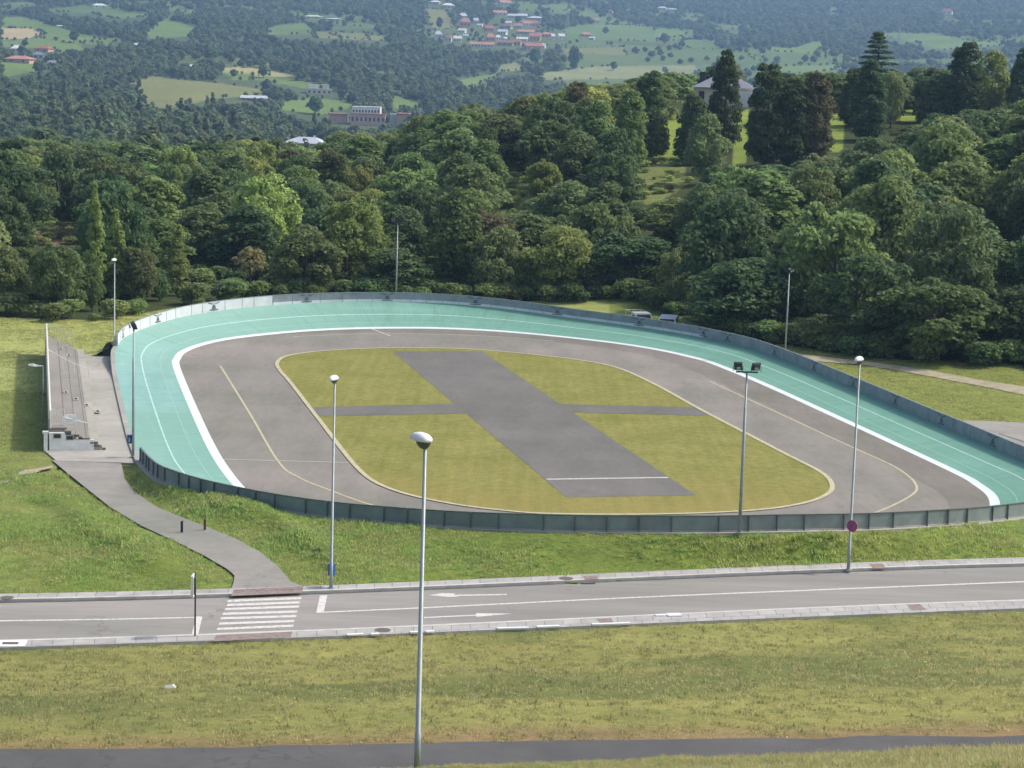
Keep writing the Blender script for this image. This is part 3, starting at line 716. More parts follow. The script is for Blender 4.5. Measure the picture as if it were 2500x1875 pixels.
def fence(name, i0, i1, label, z_lo, z_hi, mats, inner_face, post_every, posts=True, base_h=.0, emb_every=0):
    c0 = outW[i0 % NL]; root = empty(name, (c0[0], c0[1], zb[i0 % NL]), 0, label, 'fence')
    O = Vector(root.location)
    I = np.arange(i0, i1 + 1)
    def ringpts(off, dz): return [Vector((*(outW[i % NL] + NW[i % NL] * off), zb[i % NL] + dz)) - O for i in I]
    def wall(nm, o1, o2, za, zt, mat):
        a, b, c, d = ringpts(o1, za), ringpts(o1, zt), ringpts(o2, zt), ringpts(o2, za); n = len(I)
        V = a + b + c + d; Fc = []
        for k in range(n - 1):
            for q in range(4): Fc.append((q*n + k, q*n + k + 1, ((q+1) % 4)*n + k + 1, ((q+1) % 4)*n + k))
        Fc += [(0, n, 2*n, 3*n), (n-1, 4*n-1, 3*n-1, 2*n-1)]
        return mesh_obj(nm, V, Fc, mat, root)
    for nm, o1, o2, za, zt, mt in mats(wall): wall(nm, o1, o2, za, zt, mt)
    # posts
    P = outW[[i % NL for i in I]]; d = np.r_[0, np.cumsum(np.linalg.norm(np.diff(P, axis=0), axis=1))]; k = 0; s = 0.; cnt = 0
    while s < d[-1] and cnt < 98:
        i = int(I[np.searchsorted(d, s)]) % NL; p = outW[i]; nn = NW[i]
        off = .15 if inner_face else .13
        m = MB(); a = np.array([-nn[1], nn[0]]); q = p + nn * off - np.array(O[:2]); zz = zb[i] - O[2]
        hw = .024; dp = .04; V = []
        for z in (z_lo - .02, z_hi + .02):
            for sx, sy in ((-1,-1),(1,-1),(1,1),(-1,1)): v = q + a * hw * sx + nn * dp * sy; V.append((v[0], v[1], zz + z))
        m.add(V, [(3,2,1,0),(4,5,6,7),(0,1,5,4),(1,2,6,5),(2,3,7,6),(3,0,4,7)])
        if inner_face:   # joint strip on the inner face too
            q2 = p - nn * .012 - np.array(O[:2]); V = []
            for z in (.02, z_hi):
                for sx, sy in ((-1,-1),(1,-1),(1,1),(-1,1)): v = q2 + a * .02 * sx + nn * .01 * sy; V.append((v[0], v[1], zz + z))
            m.add(V, [(3,2,1,0),(4,5,6,7),(0,1,5,4),(1,2,6,5),(2,3,7,6),(3,0,4,7)])
        m.build('post', M_['galv'] if inner_face else M_['post_d'], root)
        if emb_every and k % emb_every == 2 and k < 70:
            g = emblem(p - np.array(O[:2]) + 0*nn, -nn, zz + .02, parent=root)
        s += post_every; k += 1; cnt += 1
    return root
def idx_at(angdeg): return int(np.argmin(np.abs((ang - angdeg + 180) % 360 - 180)))
iA = idx_at(-44.5); iB = idx_at(137.); iC = idx_at(-123.5)
iW = idx_at(-14); iX = idx_at(36.)
far1 = fence('trackside_fence', iA, iW, 'panel fence coloured sunlit white along the banked turn next to the farthest street lamp', -.02, .95,
      lambda w: [('panel', 0., .05, 0.0, .93, M_['board_white_panel_lit']), ('top_rail', -.02, .07, .93, .97, M_['galv'])], True, 1.75, emb_every=5)  # this panel's white has the sun on the turn put into its colour
far2 = fence('trackside_fence', iW, iX, 'blue grey panel fence with a white base board round the far turn below the trees', -.02, .95,
      lambda w: [('base_board', 0., .05, 0.0, .26, M_['board_white_panel_lit']), ('panel', .004, .054, .262, .93, M_['panel_in']), ('top_rail', -.02, .07, .93, .97, M_['galv'])], True, 1.75, emb_every=5)
far3 = fence('trackside_fence', iX, iB, 'long all grey panel fence along the right straight beside the dirt track', -.02, .95,
      lambda w: [('panel', 0., .05, 0.0, .93, M_['panel_in']), ('top_rail', -.02, .07, .93, .97, M_['galv'])], True, 1.75, emb_every=5)
near = fence('trackside_fence', iB, iC, 'dark green grey panel fence round the near end of the track above the verge', -.35, .80,
      lambda w: [('base_board', .04, .12, -.55, .06, M_['concrete']), ('panel', .02, .07, .06, .78, M_['panel_out']), ('top_rail', 0., .10, .78, .83, M_['post_d'])], False, 1.75)

# ------------------------------------------------------------------ road, pavements, markings
roadline = gline
SZ = RZ + .13
L_fk = roadline([(0,1469),(307,1465),(480,1460),(653,1455),(738,1449),(1026,1438),(1374,1424),(1650,1412),(2072,1396),(2500,1381)], RZ)
L_nk = roadline([(0,1561),(154,1557),(346,1555),(526,1548),(715,1538),(1018,1526),(1288,1513),(1559,1500),(1966,1485),(2500,1463)], SZ)
sheet('road', L_fk, L_nk, RZ, M_['road'], kind='structure')
def paving():
    m, n, b = new_mat('pavement_slabs')
    uv = N(n, 'ShaderNodeUVMap'); br = N(n, 'ShaderNodeTexBrick'); br.inputs['Scale'].default_value = 1.
    br.inputs['Brick Width'].default_value = .85; br.inputs['Row Height'].default_value = .8; br.inputs['Mortar Size'].default_value = .022; br.offset = .35
    br.inputs['Color1'].default_value = (.41, .40, .38, 1); br.inputs['Color2'].default_value = (.35, .34, .33, 1); br.inputs['Mortar'].default_value = (.22, .21, .20, 1)
    n.links.new(uv.outputs[0], br.inputs['Vector'])
    col = mix(n, br.outputs['Color'], ramp(n, noise(n, 1.3, 5), [(.3, (.86,) * 3), (.7, (1.12,) * 3)]), 1., 'MULTIPLY')
    n.links.new(col, b.inputs['Base Color']); b.inputs['Roughness'].default_value = .9; return m
M_['slab'] = paving()
def pavement(name, A, B, kerb_side):
    """A = kerb line, B = grass line"""
    n = len(A); dirn = B - A; dirn = dirn / np.linalg.norm(dirn, axis=1)[:, None]; K = A + dirn * .22
    dist = np.linalg.norm(B - K, axis=1); al = np.r_[0, np.cumsum(np.linalg.norm(np.diff(A, axis=0), axis=1))]
    V, Fc = strip(K, B, SZ); o = mesh_obj(name, V, up(V, Fc), M_['slab'], uv=np.vstack([np.c_[al, 0 * al], np.c_[al, dist]])); tag(o, kind='structure')
    # kerb: top + face
    M_['kerbtop'] = plain('pale_kerb', (.52, .51, .47), .85, .15, 2)
    V = np.vstack([np.c_[A, np.full(n, RZ - .05)], np.c_[A, np.full(n, SZ + .004)], np.c_[K, np.full(n, SZ + .004)], np.c_[K, np.full(n, SZ - .1)]])
    Fc = []
    for q in range(3):
        for i in range(n - 1): Fc.append((q*n + i, q*n + i + 1, (q+1)*n + i + 1, (q+1)*n + i))
    tag(mesh_obj(name + '_kerb', V, Fc, M_['kerbtop']), kind='structure')
    V, Fc = strip(B, B + dirn * .01, SZ, SZ - .5); tag(mesh_obj(name + '_edge', V, Fc, M_['kerb']), kind='structure')
pavement('pavement', L_fk, L_fs, 1); pavement('pavement', L_nk, L_ns, -1)
gd = (L_fk - L_nk); gd = gd / np.linalg.norm(gd, axis=1)[:, None]
M_['kerb_shade'] = plain('painted_kerb_shade', (.10, .095, .085), .9, .35, 1.5)
sheet('kerb_shade_strip', L_fk - gd * .0, L_fk - gd * .16, RZ + .005, M_['kerb_shade'], kind='structure')  # dark band paints the far kerb's shadow line onto the road edge
def pxpoly(name, P, z, mat):
    V = [(*G(x, y, z), z) for x, y in P]; return tag(mesh_obj(name, V, up(V, [tuple(range(len(P)))]), mat), kind='structure')
def pxstrip(name, P, Q, z, mat):
    return sheet(name, pxline(P, z, 40), pxline(Q, z, 40), z, mat, kind='structure')
zr = RZ + .005
ly = [1467,1477,1487,1498.5,1509.5,1522.5,1535.5,1548.5]; ry = [1460,1470.5,1480.5,1493,1504,1516,1527.5,1541]; lx = [557,555,550,545,540,536,531,526]; rx = [736,733,731,726,724,719,717,713]
for k in range(8): pxpoly('crossing_stripe', [(lx[k], ly[k]-2.6), (rx[k], ry[k]-2.6), (rx[k]-1, ry[k]+2.6), (lx[k]-2, ly[k]+2.6)], zr, M_['roadline'])
pxpoly('stop_line', [(479,1505),(494,1505),(484,1548),(468,1548)], zr, M_['roadline'])
pxpoly('stop_line', [(781,1454),(799,1453),(790,1496),(772,1496)], zr, M_['roadline'])
pxpoly('lane_line', [(-300,1524),(0,1514),(250,1511),(479,1506),(479,1508.5),(250,1513.5),(0,1517),(-300,1527)], zr, M_['roadline'])
ll = [(791,1494.5),(1018,1484.5),(1430,1464),(1650,1454),(2047,1438),(2500,1420),(2900,1404),(3500,1380)]
pxstrip('lane_line', [(x, y-1.3) for x, y in ll], [(x, y+1.3) for x, y in ll], zr, M_['roadline'])
pxpoly('lane_arrow', [(1046,1453),(1080,1448),(1112,1449),(1108,1452),(1237,1450),(1237,1452.5),(1112,1455),(1120,1457),(1090,1457)], zr, M_['roadline'])
pxpoly('lane_arrow', [(1035,1506.5),(1162,1500.5),(1162,1497),(1250,1498),(1164,1506),(1163,1503),(1035,1509)], zr, M_['roadline'])
pxpoly('ramp_paving', [(571,1439),(741,1431),(737,1447),(564,1455)], SZ + .008, M_['redpave'])
pxpoly('ramp_paving', [(528,1551),(714,1541.5),(710,1555),(520,1566)], SZ + .008, M_['redpave'])
pxpoly('ramp_paving', [(1424,1406),(1458,1405),(1461,1414),(1428,1415)], SZ + .008, M_['redpave'])
pxpoly('ramp_paving', [(2122,1377),(2155,1376),(2162,1387),(2132,1388)], SZ + .008, M_['redpave'])
pxpoly('ramp_paving', [(2213,1476),(2246,1475),(2262,1488),(2226,1490)], SZ + .008, M_['redpave'])
pxpoly('ramp_paving', [(1455,1511),(1492,1509),(1498,1519),(1466,1520)], SZ + .008, M_['redpave'])
# lower dark path at the foot of the photographer's slope
xs = np.linspace(-60, 62, 90); A = np.c_[xs, road_y(xs, kP1) + .35 * fbm(xs / 2, xs * 0 + 1., 3)]; B = np.c_[xs, road_y(xs, kP2) + .2 * fbm(xs / 3, xs * 0 + 7., 2) - .1]
sheet('lower_path', A, B, PZ + .03, M_['darkpath'], kind='structure')
# footpath from the crossing to the stand
V, Fc = strip(PL[:, :2], PR[:, :2], PL[:, 2], PR[:, 2])
tag(mesh_obj('footpath', V, up(V, Fc), M_['path'], smooth=True), kind='structure')
# stand apron
V = [(*ST(30.6,-31.9), .03),(*ST(30.6,-29.05), .03),(*ST(-17.8,-29.05), .03),(*ST(-19.5,-29.3), .03),(*ST(-18.3,-34.2), .03),(*ST(-14.8,-34.9), .03),(*ST(-14.8,-31.4), .03)]
V = np.array(V); V[:, 2] = .09
tag(mesh_obj('stand_apron', V, up(V, [tuple(range(len(V)))]), M_['concrete']), kind='structure')
V = np.vstack([V, V * [1, 1, 0] + [0, 0, -.4]]); n = 7
tag(mesh_obj('apron_edge', V, [(i, (i+1) % n, n + (i+1) % n, n + i) for i in range(n)], M_['concrete']), kind='structure')
# right-hand paved area and dirt tracks
def drape_strip(name, P, Q, mat, dz=.05, n=60, dmin=120):
    A = np.array([hit(x, y, dmin)[:2] for x, y in P]); B = np.array([hit(x, y, dmin)[:2] for x, y in Q])
    A = resample(A, n, False); B = resample(B, n, False); m = 5; V = []; Fc = []
    for i in range(n):
        for q in np.linspace(0, 1, m): p = A[i] * (1 - q) + B[i] * q; V.append((p[0], p[1], Hs(*p) + dz))
    for i in range(n - 1):
        for j in range(m - 1): a = i*m + j; Fc.append((a, a+1, a+m+1, a+m))
    return tag(mesh_obj(name, V, up(V, Fc), mat, smooth=True), kind='structure')
drape_strip('dirt_track', [(1880,858),(2100,882),(2300,912),(2500,945),(2800,992),(3300,1075)], [(1880,864),(2100,891),(2300,926),(2500,966),(2800,1020),(3300,1110)], M_['dirt'])
drape_strip('paved_yard', [(2352,1029),(2420,1031),(2520,1036),(3300,1075)], [(2352,1034),(2420,1062),(2520,1100),(3300,1290)], M_['path'], .08)
drape_strip('worn_trail', [(-60,1192),(0,1180),(40,1166),(60,1152),(95,1148),(128,1142)], [(-60,1200),(0,1187),(42,1174),(72,1162),(100,1154),(130,1147)], M_['dirt'], .14, dmin=90)
kb = MB(); A = [G(2440, 1060, .5), G(2520, 1086, .5), G(2640, 1120, .5)]
kb.tube([(*A[0], .42), (*A[1], .42), (*A[2], .42)], .16, 6); tag(kb.build('yard_kerb', M_['kerb']), 'low pale kerb at the edge of the paved yard behind the right end of the far fence', 'kerb')

# ------------------------------------------------------------------ grandstand
def stand():
    o = ST(-14.8, -34.6); R = empty('grandstand', (o[0], o[1], 0), TH, 'concrete grandstand with four stepped tiers and a white end wall beside the track', 'grandstand')
    # local: x = t + 34.6 , y = s + 14.8
    Ln = 46.0; m = MB()
    prof = [(0, 1.42), (.95, 1.42), (.95, 1.08), (1.65, 1.08), (1.65, .74), (2.35, .74), (2.35, .42), (3.15, .42), (3.15, .05), (0, .05)]
    m.add([(x, .25, z) for x, z in prof] + [(x, Ln, z) for x, z in prof], [tuple(range(10))[::-1], tuple(range(10, 20))] + [(i, (i+1) % 10, 10 + (i+1) % 10, 10 + i) for i in range(10)])
    m.build('terrace', M_['stand_conc'], R)
    for x, z in ((.95, 1.08), (1.65, .74), (2.35, .42)):
        MB().box(x + .002, x + .09, .26, Ln - .01, z - .02, z + .014).build('tier_joint', M_['iron'], R)
    MB().box(2.62, 3.19, .26, Ln - .01, .36, .436).build('front_slab', M_['concrete'], R)
    # end wall
    m = MB(); m.box(.0, 2.85, .0, .23, .05, .78); m.box(.0, 1.05, .0, .23, .78, 1.25); m.box(-.35, -.1, -.05, .3, .0, 1.2); m.build('end_wall', M_['offwhite'], R)
    MB().box(-.42, -.05, -.08, .34, 1.2, 1.34).build('wall_cap', M_['lampwhite'], R)
    m = MB(); m.box(2.85, 3.4, .02, .5, .05, .30); m.build('front_step', M_['concrete'], R)
    for x0, x1, z0, z1 in ((.3, .72, .92, 1.16), (1.10, 1.5, .80, 1.03)):
        w_ = MB().box(x0 - .05, x1 + .05, -.02, .0, z0 - .05, z1 + .05).build('window', M_['kerb'], R)
        MB().box(x0, x1, -.035, -.022, z0, z1).build('pane', M_['glass'], w_)
    # dark stair edge stepping down behind the end wall
    m = MB(); m.box(-.1, 1.12, .235, .6, 1.43, 1.50); m.box(1.0, 1.4, .0, .22, 1.12, 1.34); m.box(1.35, 1.9, .02, .24, .96, 1.10); m.box(1.85, 2.1, .02, .24, .80, .96); m.box(2.05, 2.6, .02, .24, .64+.15, .74+.12); m.box(2.6, 3.1, -.0, .24, .50, .62); m.box(2.75, 3.35, .0, .2, .32, .38); m.box(3.4, 3.6, .0, .3, .05, .2)
    m.build('stair_nosing', M_['iron'], R)
    # railings
    back = MB(); H0 = 1.42
    back.tube([(.08, .3, 2.62), (.08, Ln, 2.62)], .035, 8); back.tube([(.08, .3, H0 + .2), (.08, Ln, H0 + .2)], .022, 6); back.tube([(.08, .3, 2.1), (.08, Ln, 2.1)], .022, 6)
    back.box(.03, .13, .3, Ln, 2.28, 2.66)
    MB().box(-.06, .02, .25, Ln, .05, 2.1).build('back_wall', M_['stand_conc'], R)
    for k in range(24): y = .3 + k * (Ln - .3) / 23; back.tube([(.08, y, H0), (.08, y, 2.62)], .03, 6)
    back.build('back_railing', M_['rail'], R)
    m = MB(); y = Ln - .05
    for (x0, x1, zt, zl) in ((.1, .95, 2.6, 1.42), (.97, 1.65, 2.25, 1.08), (1.67, 2.35, 1.93, .74)):
        m.tube([(x0, y, zl), (x0, y, zt), (x1, y, zt), (x1, y, zl)], .025, 6)
        for q in range(1, 6): xx = x0 + (x1 - x0) * q / 6; m.tube([(xx, y, zl + .1), (xx, y, zt)], .008, 4)
    m.build('end_railing', M_['rail'], R)
    m = MB(); m.tube([(.1, 30.0, 2.6), (1.2, 29.3, 2.05), (3.2, 28.6, 1.15)], .03, 6)
    for x, yy, z, zl in ((1.2, 29.3, 2.05, 1.08), (2.1, 29., 1.63, .74), (3.2, 28.6, 1.15, .05)): m.tube([(x, yy, z), (x, yy, zl)], .022, 6)
    m.build('stair_handrail', M_['rail'], R)
    m = MB(); yy = 1.2
    m.tube([(.1, yy, 2.6), (.95, yy, 2.6), (.95, yy, 1.42)], .028, 6); m.tube([(1.0, yy + .4, 1.98), (2.5, yy + .9, 1.52), (2.5, yy + .9, .74)], .026, 6); m.tube([(.1, yy, 1.6), (.95, yy, 1.6)], .02, 6)
    for q in range(1, 8): xx = .1 + .85 * q / 8; m.tube([(xx, yy, 1.6), (xx, yy, 2.6)], .014, 4)
    m.build('front_railing', M_['rail'], R)
    for x, yy, z in ((1.3, 17.8, 1.09), (2.0, 16.9, .75), (2.75, 16.0, .43), (3.5, 14.8, .16), (1.2, 41.5, 1.09), (1.85, 40.0, .75)):
        b = MB().box(x - .17, x + .17, yy - .6, yy + .6, z, z + .045).build('step_block', M_['kerb'], R)
        MB().box(x - .10, x + .10, yy - .36, yy + .36, z + .04, z + .052).build('opening', M_['black'], b)
    return R
stand()
# notice board hanging on the stand rail
p = ST(-13.0, -33.25); nb = empty('notice_board', (p[0], p[1], 1.55), TH, 'white rounded notice board fixed on the railing at the near end of the stand', 'sign')
prs = []
for k in range(20):
    t = 2 * math.pi * k / 20; c, s = math.cos(t), math.sin(t); prs.append((.45 * np.sign(c) * abs(c)**.45, .30 * np.sign(s) * abs(s)**.45))
m = MB().loft([[(x, -.03, z + .3) for x, z in prs], [(x, .03, z + .3) for x, z in prs]]); m.build('board', plain('sign_white', (.92, .92, .9), .5, .03, 3), nb)
m = MB()
for k, (w0, w1) in enumerate(((-.08, .10), (-.30, .3), (-.30, .28), (-.30, .22))): m.box(w0, w1, -.034, -.031, .46 - k * .11, .48 - k * .11)
m.build('faint_text_lines', plain('faded_print', (.55, .55, .52), .7, .1, 6), nb)
MB().tube([(-.3, .05, 0), (-.3, .05, -.5)], .02, 6).build('bracket', M_['rail'], nb); MB().tube([(.3, .05, 0), (.3, .05, -.6)], .02, 6).build('bracket', M_['rail'], nb)

# ------------------------------------------------------------------ lamps
def street_lamp(px, py, zg, hgt, label, ang_, sc=1.0, px_top=None):
    p = G(px, py, zg); R = empty('street_lamp', (p[0], p[1], zg), ang_, label, 'street lamp', 'white headed street lamps')
    MB().tube([(0, 0, 0), (0, 0, hgt * .12), (0, 0, hgt * .121), (0, 0, hgt)], [.085 * sc, .08 * sc, .066 * sc, .042 * sc], 14).build('pole', M_['galv'], R, True)
    MB().box(-.16, .16, -.16, .16, 0.0, .03).build('base_plate', M_['galv'], R)
    MB().box(-.035, .035, -.088, -.07, .55, .95).build('access_door', M_['galv'], R)
    # head: elongated shell along +y
    rings = []; L = .80 * sc; w_ = .20 * sc
    def ring(y, hw, ztop, zbot, n=14):
        return [(hw * math.cos(2 * math.pi * k / n), y, (ztop if math.sin(2 * math.pi * k / n) > 0 else zbot) * abs(math.sin(2 * math.pi * k / n))**.8) for k in range(n)]
    for q, (hw, zt) in zip(np.linspace(-.18 * sc, L - .18 * sc, 9), [(.45, .35), (.85, .75), (.98, .95), (1, 1.), (.98, 1.), (.92, .95), (.82, .85), (.62, .62), (.3, .25)]):
        rings.append([(x, y, z + hgt + .16 * sc) for x, y, z in ring(q, w_ * hw, .19 * sc * zt, -.02)])
    MB().loft(rings).build('lamp_shade', M_['lampwhite'], R, True)
    rings = []
    for z, r in ((.15, 1.), (.07, .92), (-.02, .6), (-.05, .28)):
        rings.append([(r * .165 * sc * math.cos(2 * math.pi * k / 12), .08 * sc + r * .25 * sc * math.sin(2 * math.pi * k / 12), hgt + z * sc) for k in range(12)])
    MB().loft(rings).build('lens_bowl', M_['lens'], R, True)
    return R
def top_h(px, py, zg, topy):
    p = G(px, py, zg); lo, hi = 1., 30.
    for _ in range(40):
        m_ = (lo + hi) / 2
        if proj((p[0], p[1], zg + m_))[1] > topy: lo = m_
        else: hi = m_
    return lo
hA = top_h(808, 1436, SZ, 933)
street_lamp(808, 1436, SZ, hA, 'tall street lamp at the kerb just right of the zebra crossing, blue bin on it', 2.9)
street_lamp(2071, 1391, SZ, top_h(2071, 1391, SZ, 886), 'tall street lamp on the pavement at right carrying the round red sign', 2.7)
pn = G(1018, 1882, PZ + .1)
street_lamp(1018, 1882, PZ + .1, top_h(1018, 1882, PZ + .1, 1092), 'nearest street lamp, its large white head in front of the track infield', .62, 1.15)
street_lamp(279, 868, .1, top_h(279, 868, .1, 640), 'farthest street lamp behind the left bend next to the end of the stand', 3.0)
def floodlight(px, py, zg, topy, label, ang_, tilt=(0, 0), two=True, head=.42, spread=.45):
    p = G(px, py, zg); h = top_h(px, py, zg, topy); R = empty('floodlight_mast', (p[0], p[1], zg), ang_, label, 'floodlight', 'floodlight masts round the track')
    MB().tube([(0, 0, 0), (0, 0, h * .78), (0, 0, h * .781), (0, 0, h)], [.09, .07, .05, .045], 12).build('pole', M_['galv'], R, True)
    MB().box(-.17, .17, -.17, .17, 0, .03).build('base_plate', M_['galv'], R)
    MB().box(-spread - .1, spread + .1, -.04, .04, h, h + .07).build('crossbar', M_['dark'], R)
    for s in (-1, 1):
        f = empty('lamp_pivot', (s * spread, 0, h + .34)); bpy.data.objects.remove(f)
        a = math.radians(14 * s); V = []; hw = head / 2
        m = MB()
        for (yy, ww, hh) in ((-.12, hw * .6, hw * .6), (-.02, hw, hw), (.10, hw, hw)):
            for sx, sz in ((-1,-1),(1,-1),(1,1),(-1,1)):
                x = sx * ww; z = sz * hh; y2 = yy * math.cos(.5) - z * math.sin(.5) * 1; z2 = z * math.cos(.5) + yy * -math.sin(.5) * -1
                V.append((s * spread + x * math.cos(a) - y2 * math.sin(a), x * math.sin(a) + y2 * math.cos(a), h + .30 + z2))
        Fc = [(3,2,1,0), (8,9,10,11)]
        for q in range(2):
            for k in range(4): Fc.append((q*4+k, q*4+(k+1) % 4, (q+1)*4+(k+1) % 4, (q+1)*4+k))
        lh = m.add(V, Fc).build('lamp_head', M_['dark'], R)
        MB().box(s*spread - .09, s*spread + .09, -.30, -.20, h + .18, h + .30).build('gear_box', M_['galv'], lh)
        MB().tube([(s*spread - hw - .03, 0, h + .05), (s*spread - hw - .03, 0, h + .32)], .015, 5).tube([(s*spread + hw + .03, 0, h + .05), (s*spread + hw + .03, 0, h + .32)], .015, 5).build('bracket', M_['dark'], lh)
    return R
floodlight(1805, 1300, 2.86, 910, 'twin floodlight mast standing by the near fence at right, both dark heads seen from behind', 0.)
floodlight(325, 1115, .15, 806, 'twin floodlight mast at the near end of the stand apron, heads seen edge on', -1.35, head=.42)
p = ST(56.3, 1.2); q = proj((p[0], p[1], 1.6)); floodlight(966.5, q[1], 1.6, 545, 'twin floodlight mast behind the middle of the far turn against the trees', 3.0)
p = ST(21.5, 30.6); q = proj((p[0], p[1], .6)); floodlight(1917, 866, .5, 668, 'twin floodlight mast behind the right straight fence against the dark wood', 1.2, head=.40, spread=.3)
# lamp behind the stand
p = ST(-3.0, -34.95); zl = 3.4
for zl in np.arange(1.5, 5, .05):
    if proj((p[0], p[1], zl))[1] < 893: break
R = empty('wall_lamp', (p[0], p[1], 0), TH, 'short lamp with a flat white head sticking out behind the stand back rail', 'lamp')
MB().tube([(0, 0, 0), (0, 0, zl)], .035, 8).build('pole', M_['galv'], R)
MB().loft([[(-1.0, -.10, zl + .02), (-1.0, .10, zl + .02), (-1.0, .08, zl + .10), (-1.0, -.08, zl + .10)], [(-.65, -.15, zl - .04), (-.65, .15, zl - .04), (-.65, .12, zl + .12), (-.65, -.12, zl + .12)], [(-.35, -.06, zl - .05), (-.35, .06, zl - .05), (-.35, .06, zl + .03), (-.35, -.06, zl + .03)], [(0, -.03, zl - .05), (0, .03, zl - .05), (0, .03, zl), (0, -.03, zl)]]).build('lamp_shade', M_['lampwhite'], R)

# blue bins on poles
def bin_(px, py, zg, z0, label, off=(0, 0)):
    p = G(px, py, zg); R = empty('litter_bin', (p[0] + off[0], p[1] + off[1], zg + z0), 0, label, 'litter bin', 'blue bins fixed to poles')
    MB().loft([[(.17 * math.cos(2*math.pi*k/14), .17 * math.sin(2*math.pi*k/14), z) for k in range(14)] for z in (0, .48)]).build('bucket', M_['blue'], R)
    MB().loft([[(.185 * math.cos(2*math.pi*k/14), .185 * math.sin(2*math.pi*k/14), z) for k in range(14)] for z in (.48, .54)]).build('rim', M_['blue'], R)
    MB().box(-.05, .05, -.22, -.16, .1, .4).build('bracket', M_['galv'], R)
bin_(808, 1436, SZ, .55, 'blue round bin on the street lamp beside the zebra crossing', (.0, .27))
bin_(325, 1115, .15, .85, 'blue bin on the floodlight mast at the near end of the stand apron', (-.24, .12))
bin_(279, 868, .1, .15, 'blue bin at the foot of the farthest street lamp on the left', (-.3, .1))
p = G(262, 862, .1); m = MB()
for z, r in ((0, .55), (.5, .55), (1.1, .35), (1.5, .2)): pass
R = empty('padded_post', (G(268, 868, .1)[0], G(268, 868, .1)[1], .05), 0, 'dark rounded shelter end beside the farthest street lamp at the fence end', 'barrier')
MB().loft([[(x * sx, y, z) for x, y in ((-.6, -.25), (.0, -.25), (.2, .25), (-.45, .25))] for z, sx in ((0, 1.), (.6, .95), (1.0, .6), (1.2, .25))]).build('cover', M_['dark'], R)

# round no-stopping sign on the right street lamp
p = G(2071, 1391, SZ); zc_ = 0
hs = top_h(2071, 1391, SZ, 1283)
R = empty('traffic_sign', (p[0] + .05, p[1] - .12, SZ + hs), math.radians(-38), 'round red rimmed no stopping sign with a cross on the right street lamp', 'traffic sign')
def disc(r, y, n=28): return [(r * math.cos(2*math.pi*k/n), y, r * math.sin(2*math.pi*k/n)) for k in range(n)]
MB().loft([disc(.29, .01), disc(.29, -.01)]).build('rim', M_['red'], R)
MB().loft([disc(.225, -.012), disc(.225, -.015)]).build('face', M_['signblue'], R)
m = MB()
for a in (math.pi / 4, -math.pi / 4):
    c, s = math.cos(a), math.sin(a); V = [(x * c - z * s, y, x * s + z * c) for y in (-.0155, -.019) for x, z in ((-.225, -.028), (.225, -.028), (.225, .028), (-.225, .028))]
    m.add(V, [(0,1,2,3), (7,6,5,4), (0,4,5,1), (1,5,6,2), (2,6,7,3), (3,7,4,0)])
m.build('cross', M_['red'], R)
MB().box(-.03, .03, .01, .07, -.15, .15).build('clamp', M_['galv'], R)

# pedestrian crossing sign seen edge on
p = G(476, 1553, SZ); h = top_h(476, 1553, SZ, 1398)
R = empty('traffic_sign', (p[0], p[1], SZ), 0, 'slim sign post seen edge on by the zebra crossing at the near pavement', 'traffic sign')
MB().tube([(0, 0, 0), (0, 0, h)], .035, 10).build('post', M_['dark'], R, True)
MB().box(-.145, -.045, -.30, .30, h - 1.02, h - .1).build('sign_plate', M_['lampwhite'], R)
MB().box(-.045, -.02, -.2, .2, h - .9, h - .2).build('plate_back', M_['dark'], R)

# bollards on the footpath
def bollard(px, py, lab, red):
    g = hit(px, py, 90); R = empty('bollard', (g[0], g[1], g[2] + .02), 0, lab, 'bollard', 'bollards closing the footpath')
    MB().box(-.055, .055, -.055, .055, 0, .62).build('post', M_['rust'] if red else M_['dark'], R)
    MB().box(-.062, .062, -.062, .062, .62, .66).build('cap', M_['rust'], R)
    if not red: MB().box(-.075, -.056, -.04, .04, .0, .6).build('reflective_strip', M_['lampwhite'], R)
bollard(444, 1305, 'dark bollard with a white side in the middle of the footpath', False)
bollard(500, 1300, 'rusty brown bollard at the right edge of the footpath', True)

# manholes, gullies, slabs and litter
def manhole(px, py, lab, rx_=.34):
    p = G(px, py, SZ + .01); o = MB().loft([[(rx_ * math.cos(2*math.pi*k/24), rx_ * math.sin(2*math.pi*k/24), z) for k in range(24)] for z in (0, .012)]).build('manhole_cover', M_['iron'], None, loc=(p[0], p[1], SZ + .003))
    tag(o, lab, 'manhole cover', 'manhole covers in the pavements')
manhole(1382, 1412, 'dark oval manhole cover in the far pavement near its red slabs')
manhole(935, 1538, 'dark manhole cover in the near pavement left of the big lamp pole')
manhole(17, 1459, 'dark manhole cover in the far pavement at the left edge', .3)
p = G(30, 1571, SZ); R = empty('storm_drain', (p[0], p[1], SZ), .1, 'dark storm drain with a pale frame in the near pavement at the left edge', 'drain')
MB().box(-.75, .55, -.45, .45, .002, .02).build('frame', M_['offwhite'], R); MB().box(-.4, .25, -.2, .15, .018, .028).build('grate', M_['iron'], R)
p = G(1437, 1425, SZ - .1); R = empty('storm_drain', (p[0], p[1], RZ), .2, 'dark kerb inlet drain in the far kerb beside red slabs', 'drain')
MB().box(-.32, .32, .02, .16, .0, .05).build('grate', M_['iron'], R)
p = G(1630, 1504, SZ); R = empty('utility_cover', (p[0], p[1], SZ), .2, 'white rectangular utility cover on the near pavement', 'cover')
MB().box(-.55, -.05, -.02, .2, .004, .05).build('hinge_plate', M_['offwhite'], R); MB().box(0, .62, -.15, .3, .004, .06).build('lid', M_['lampwhite'], R)
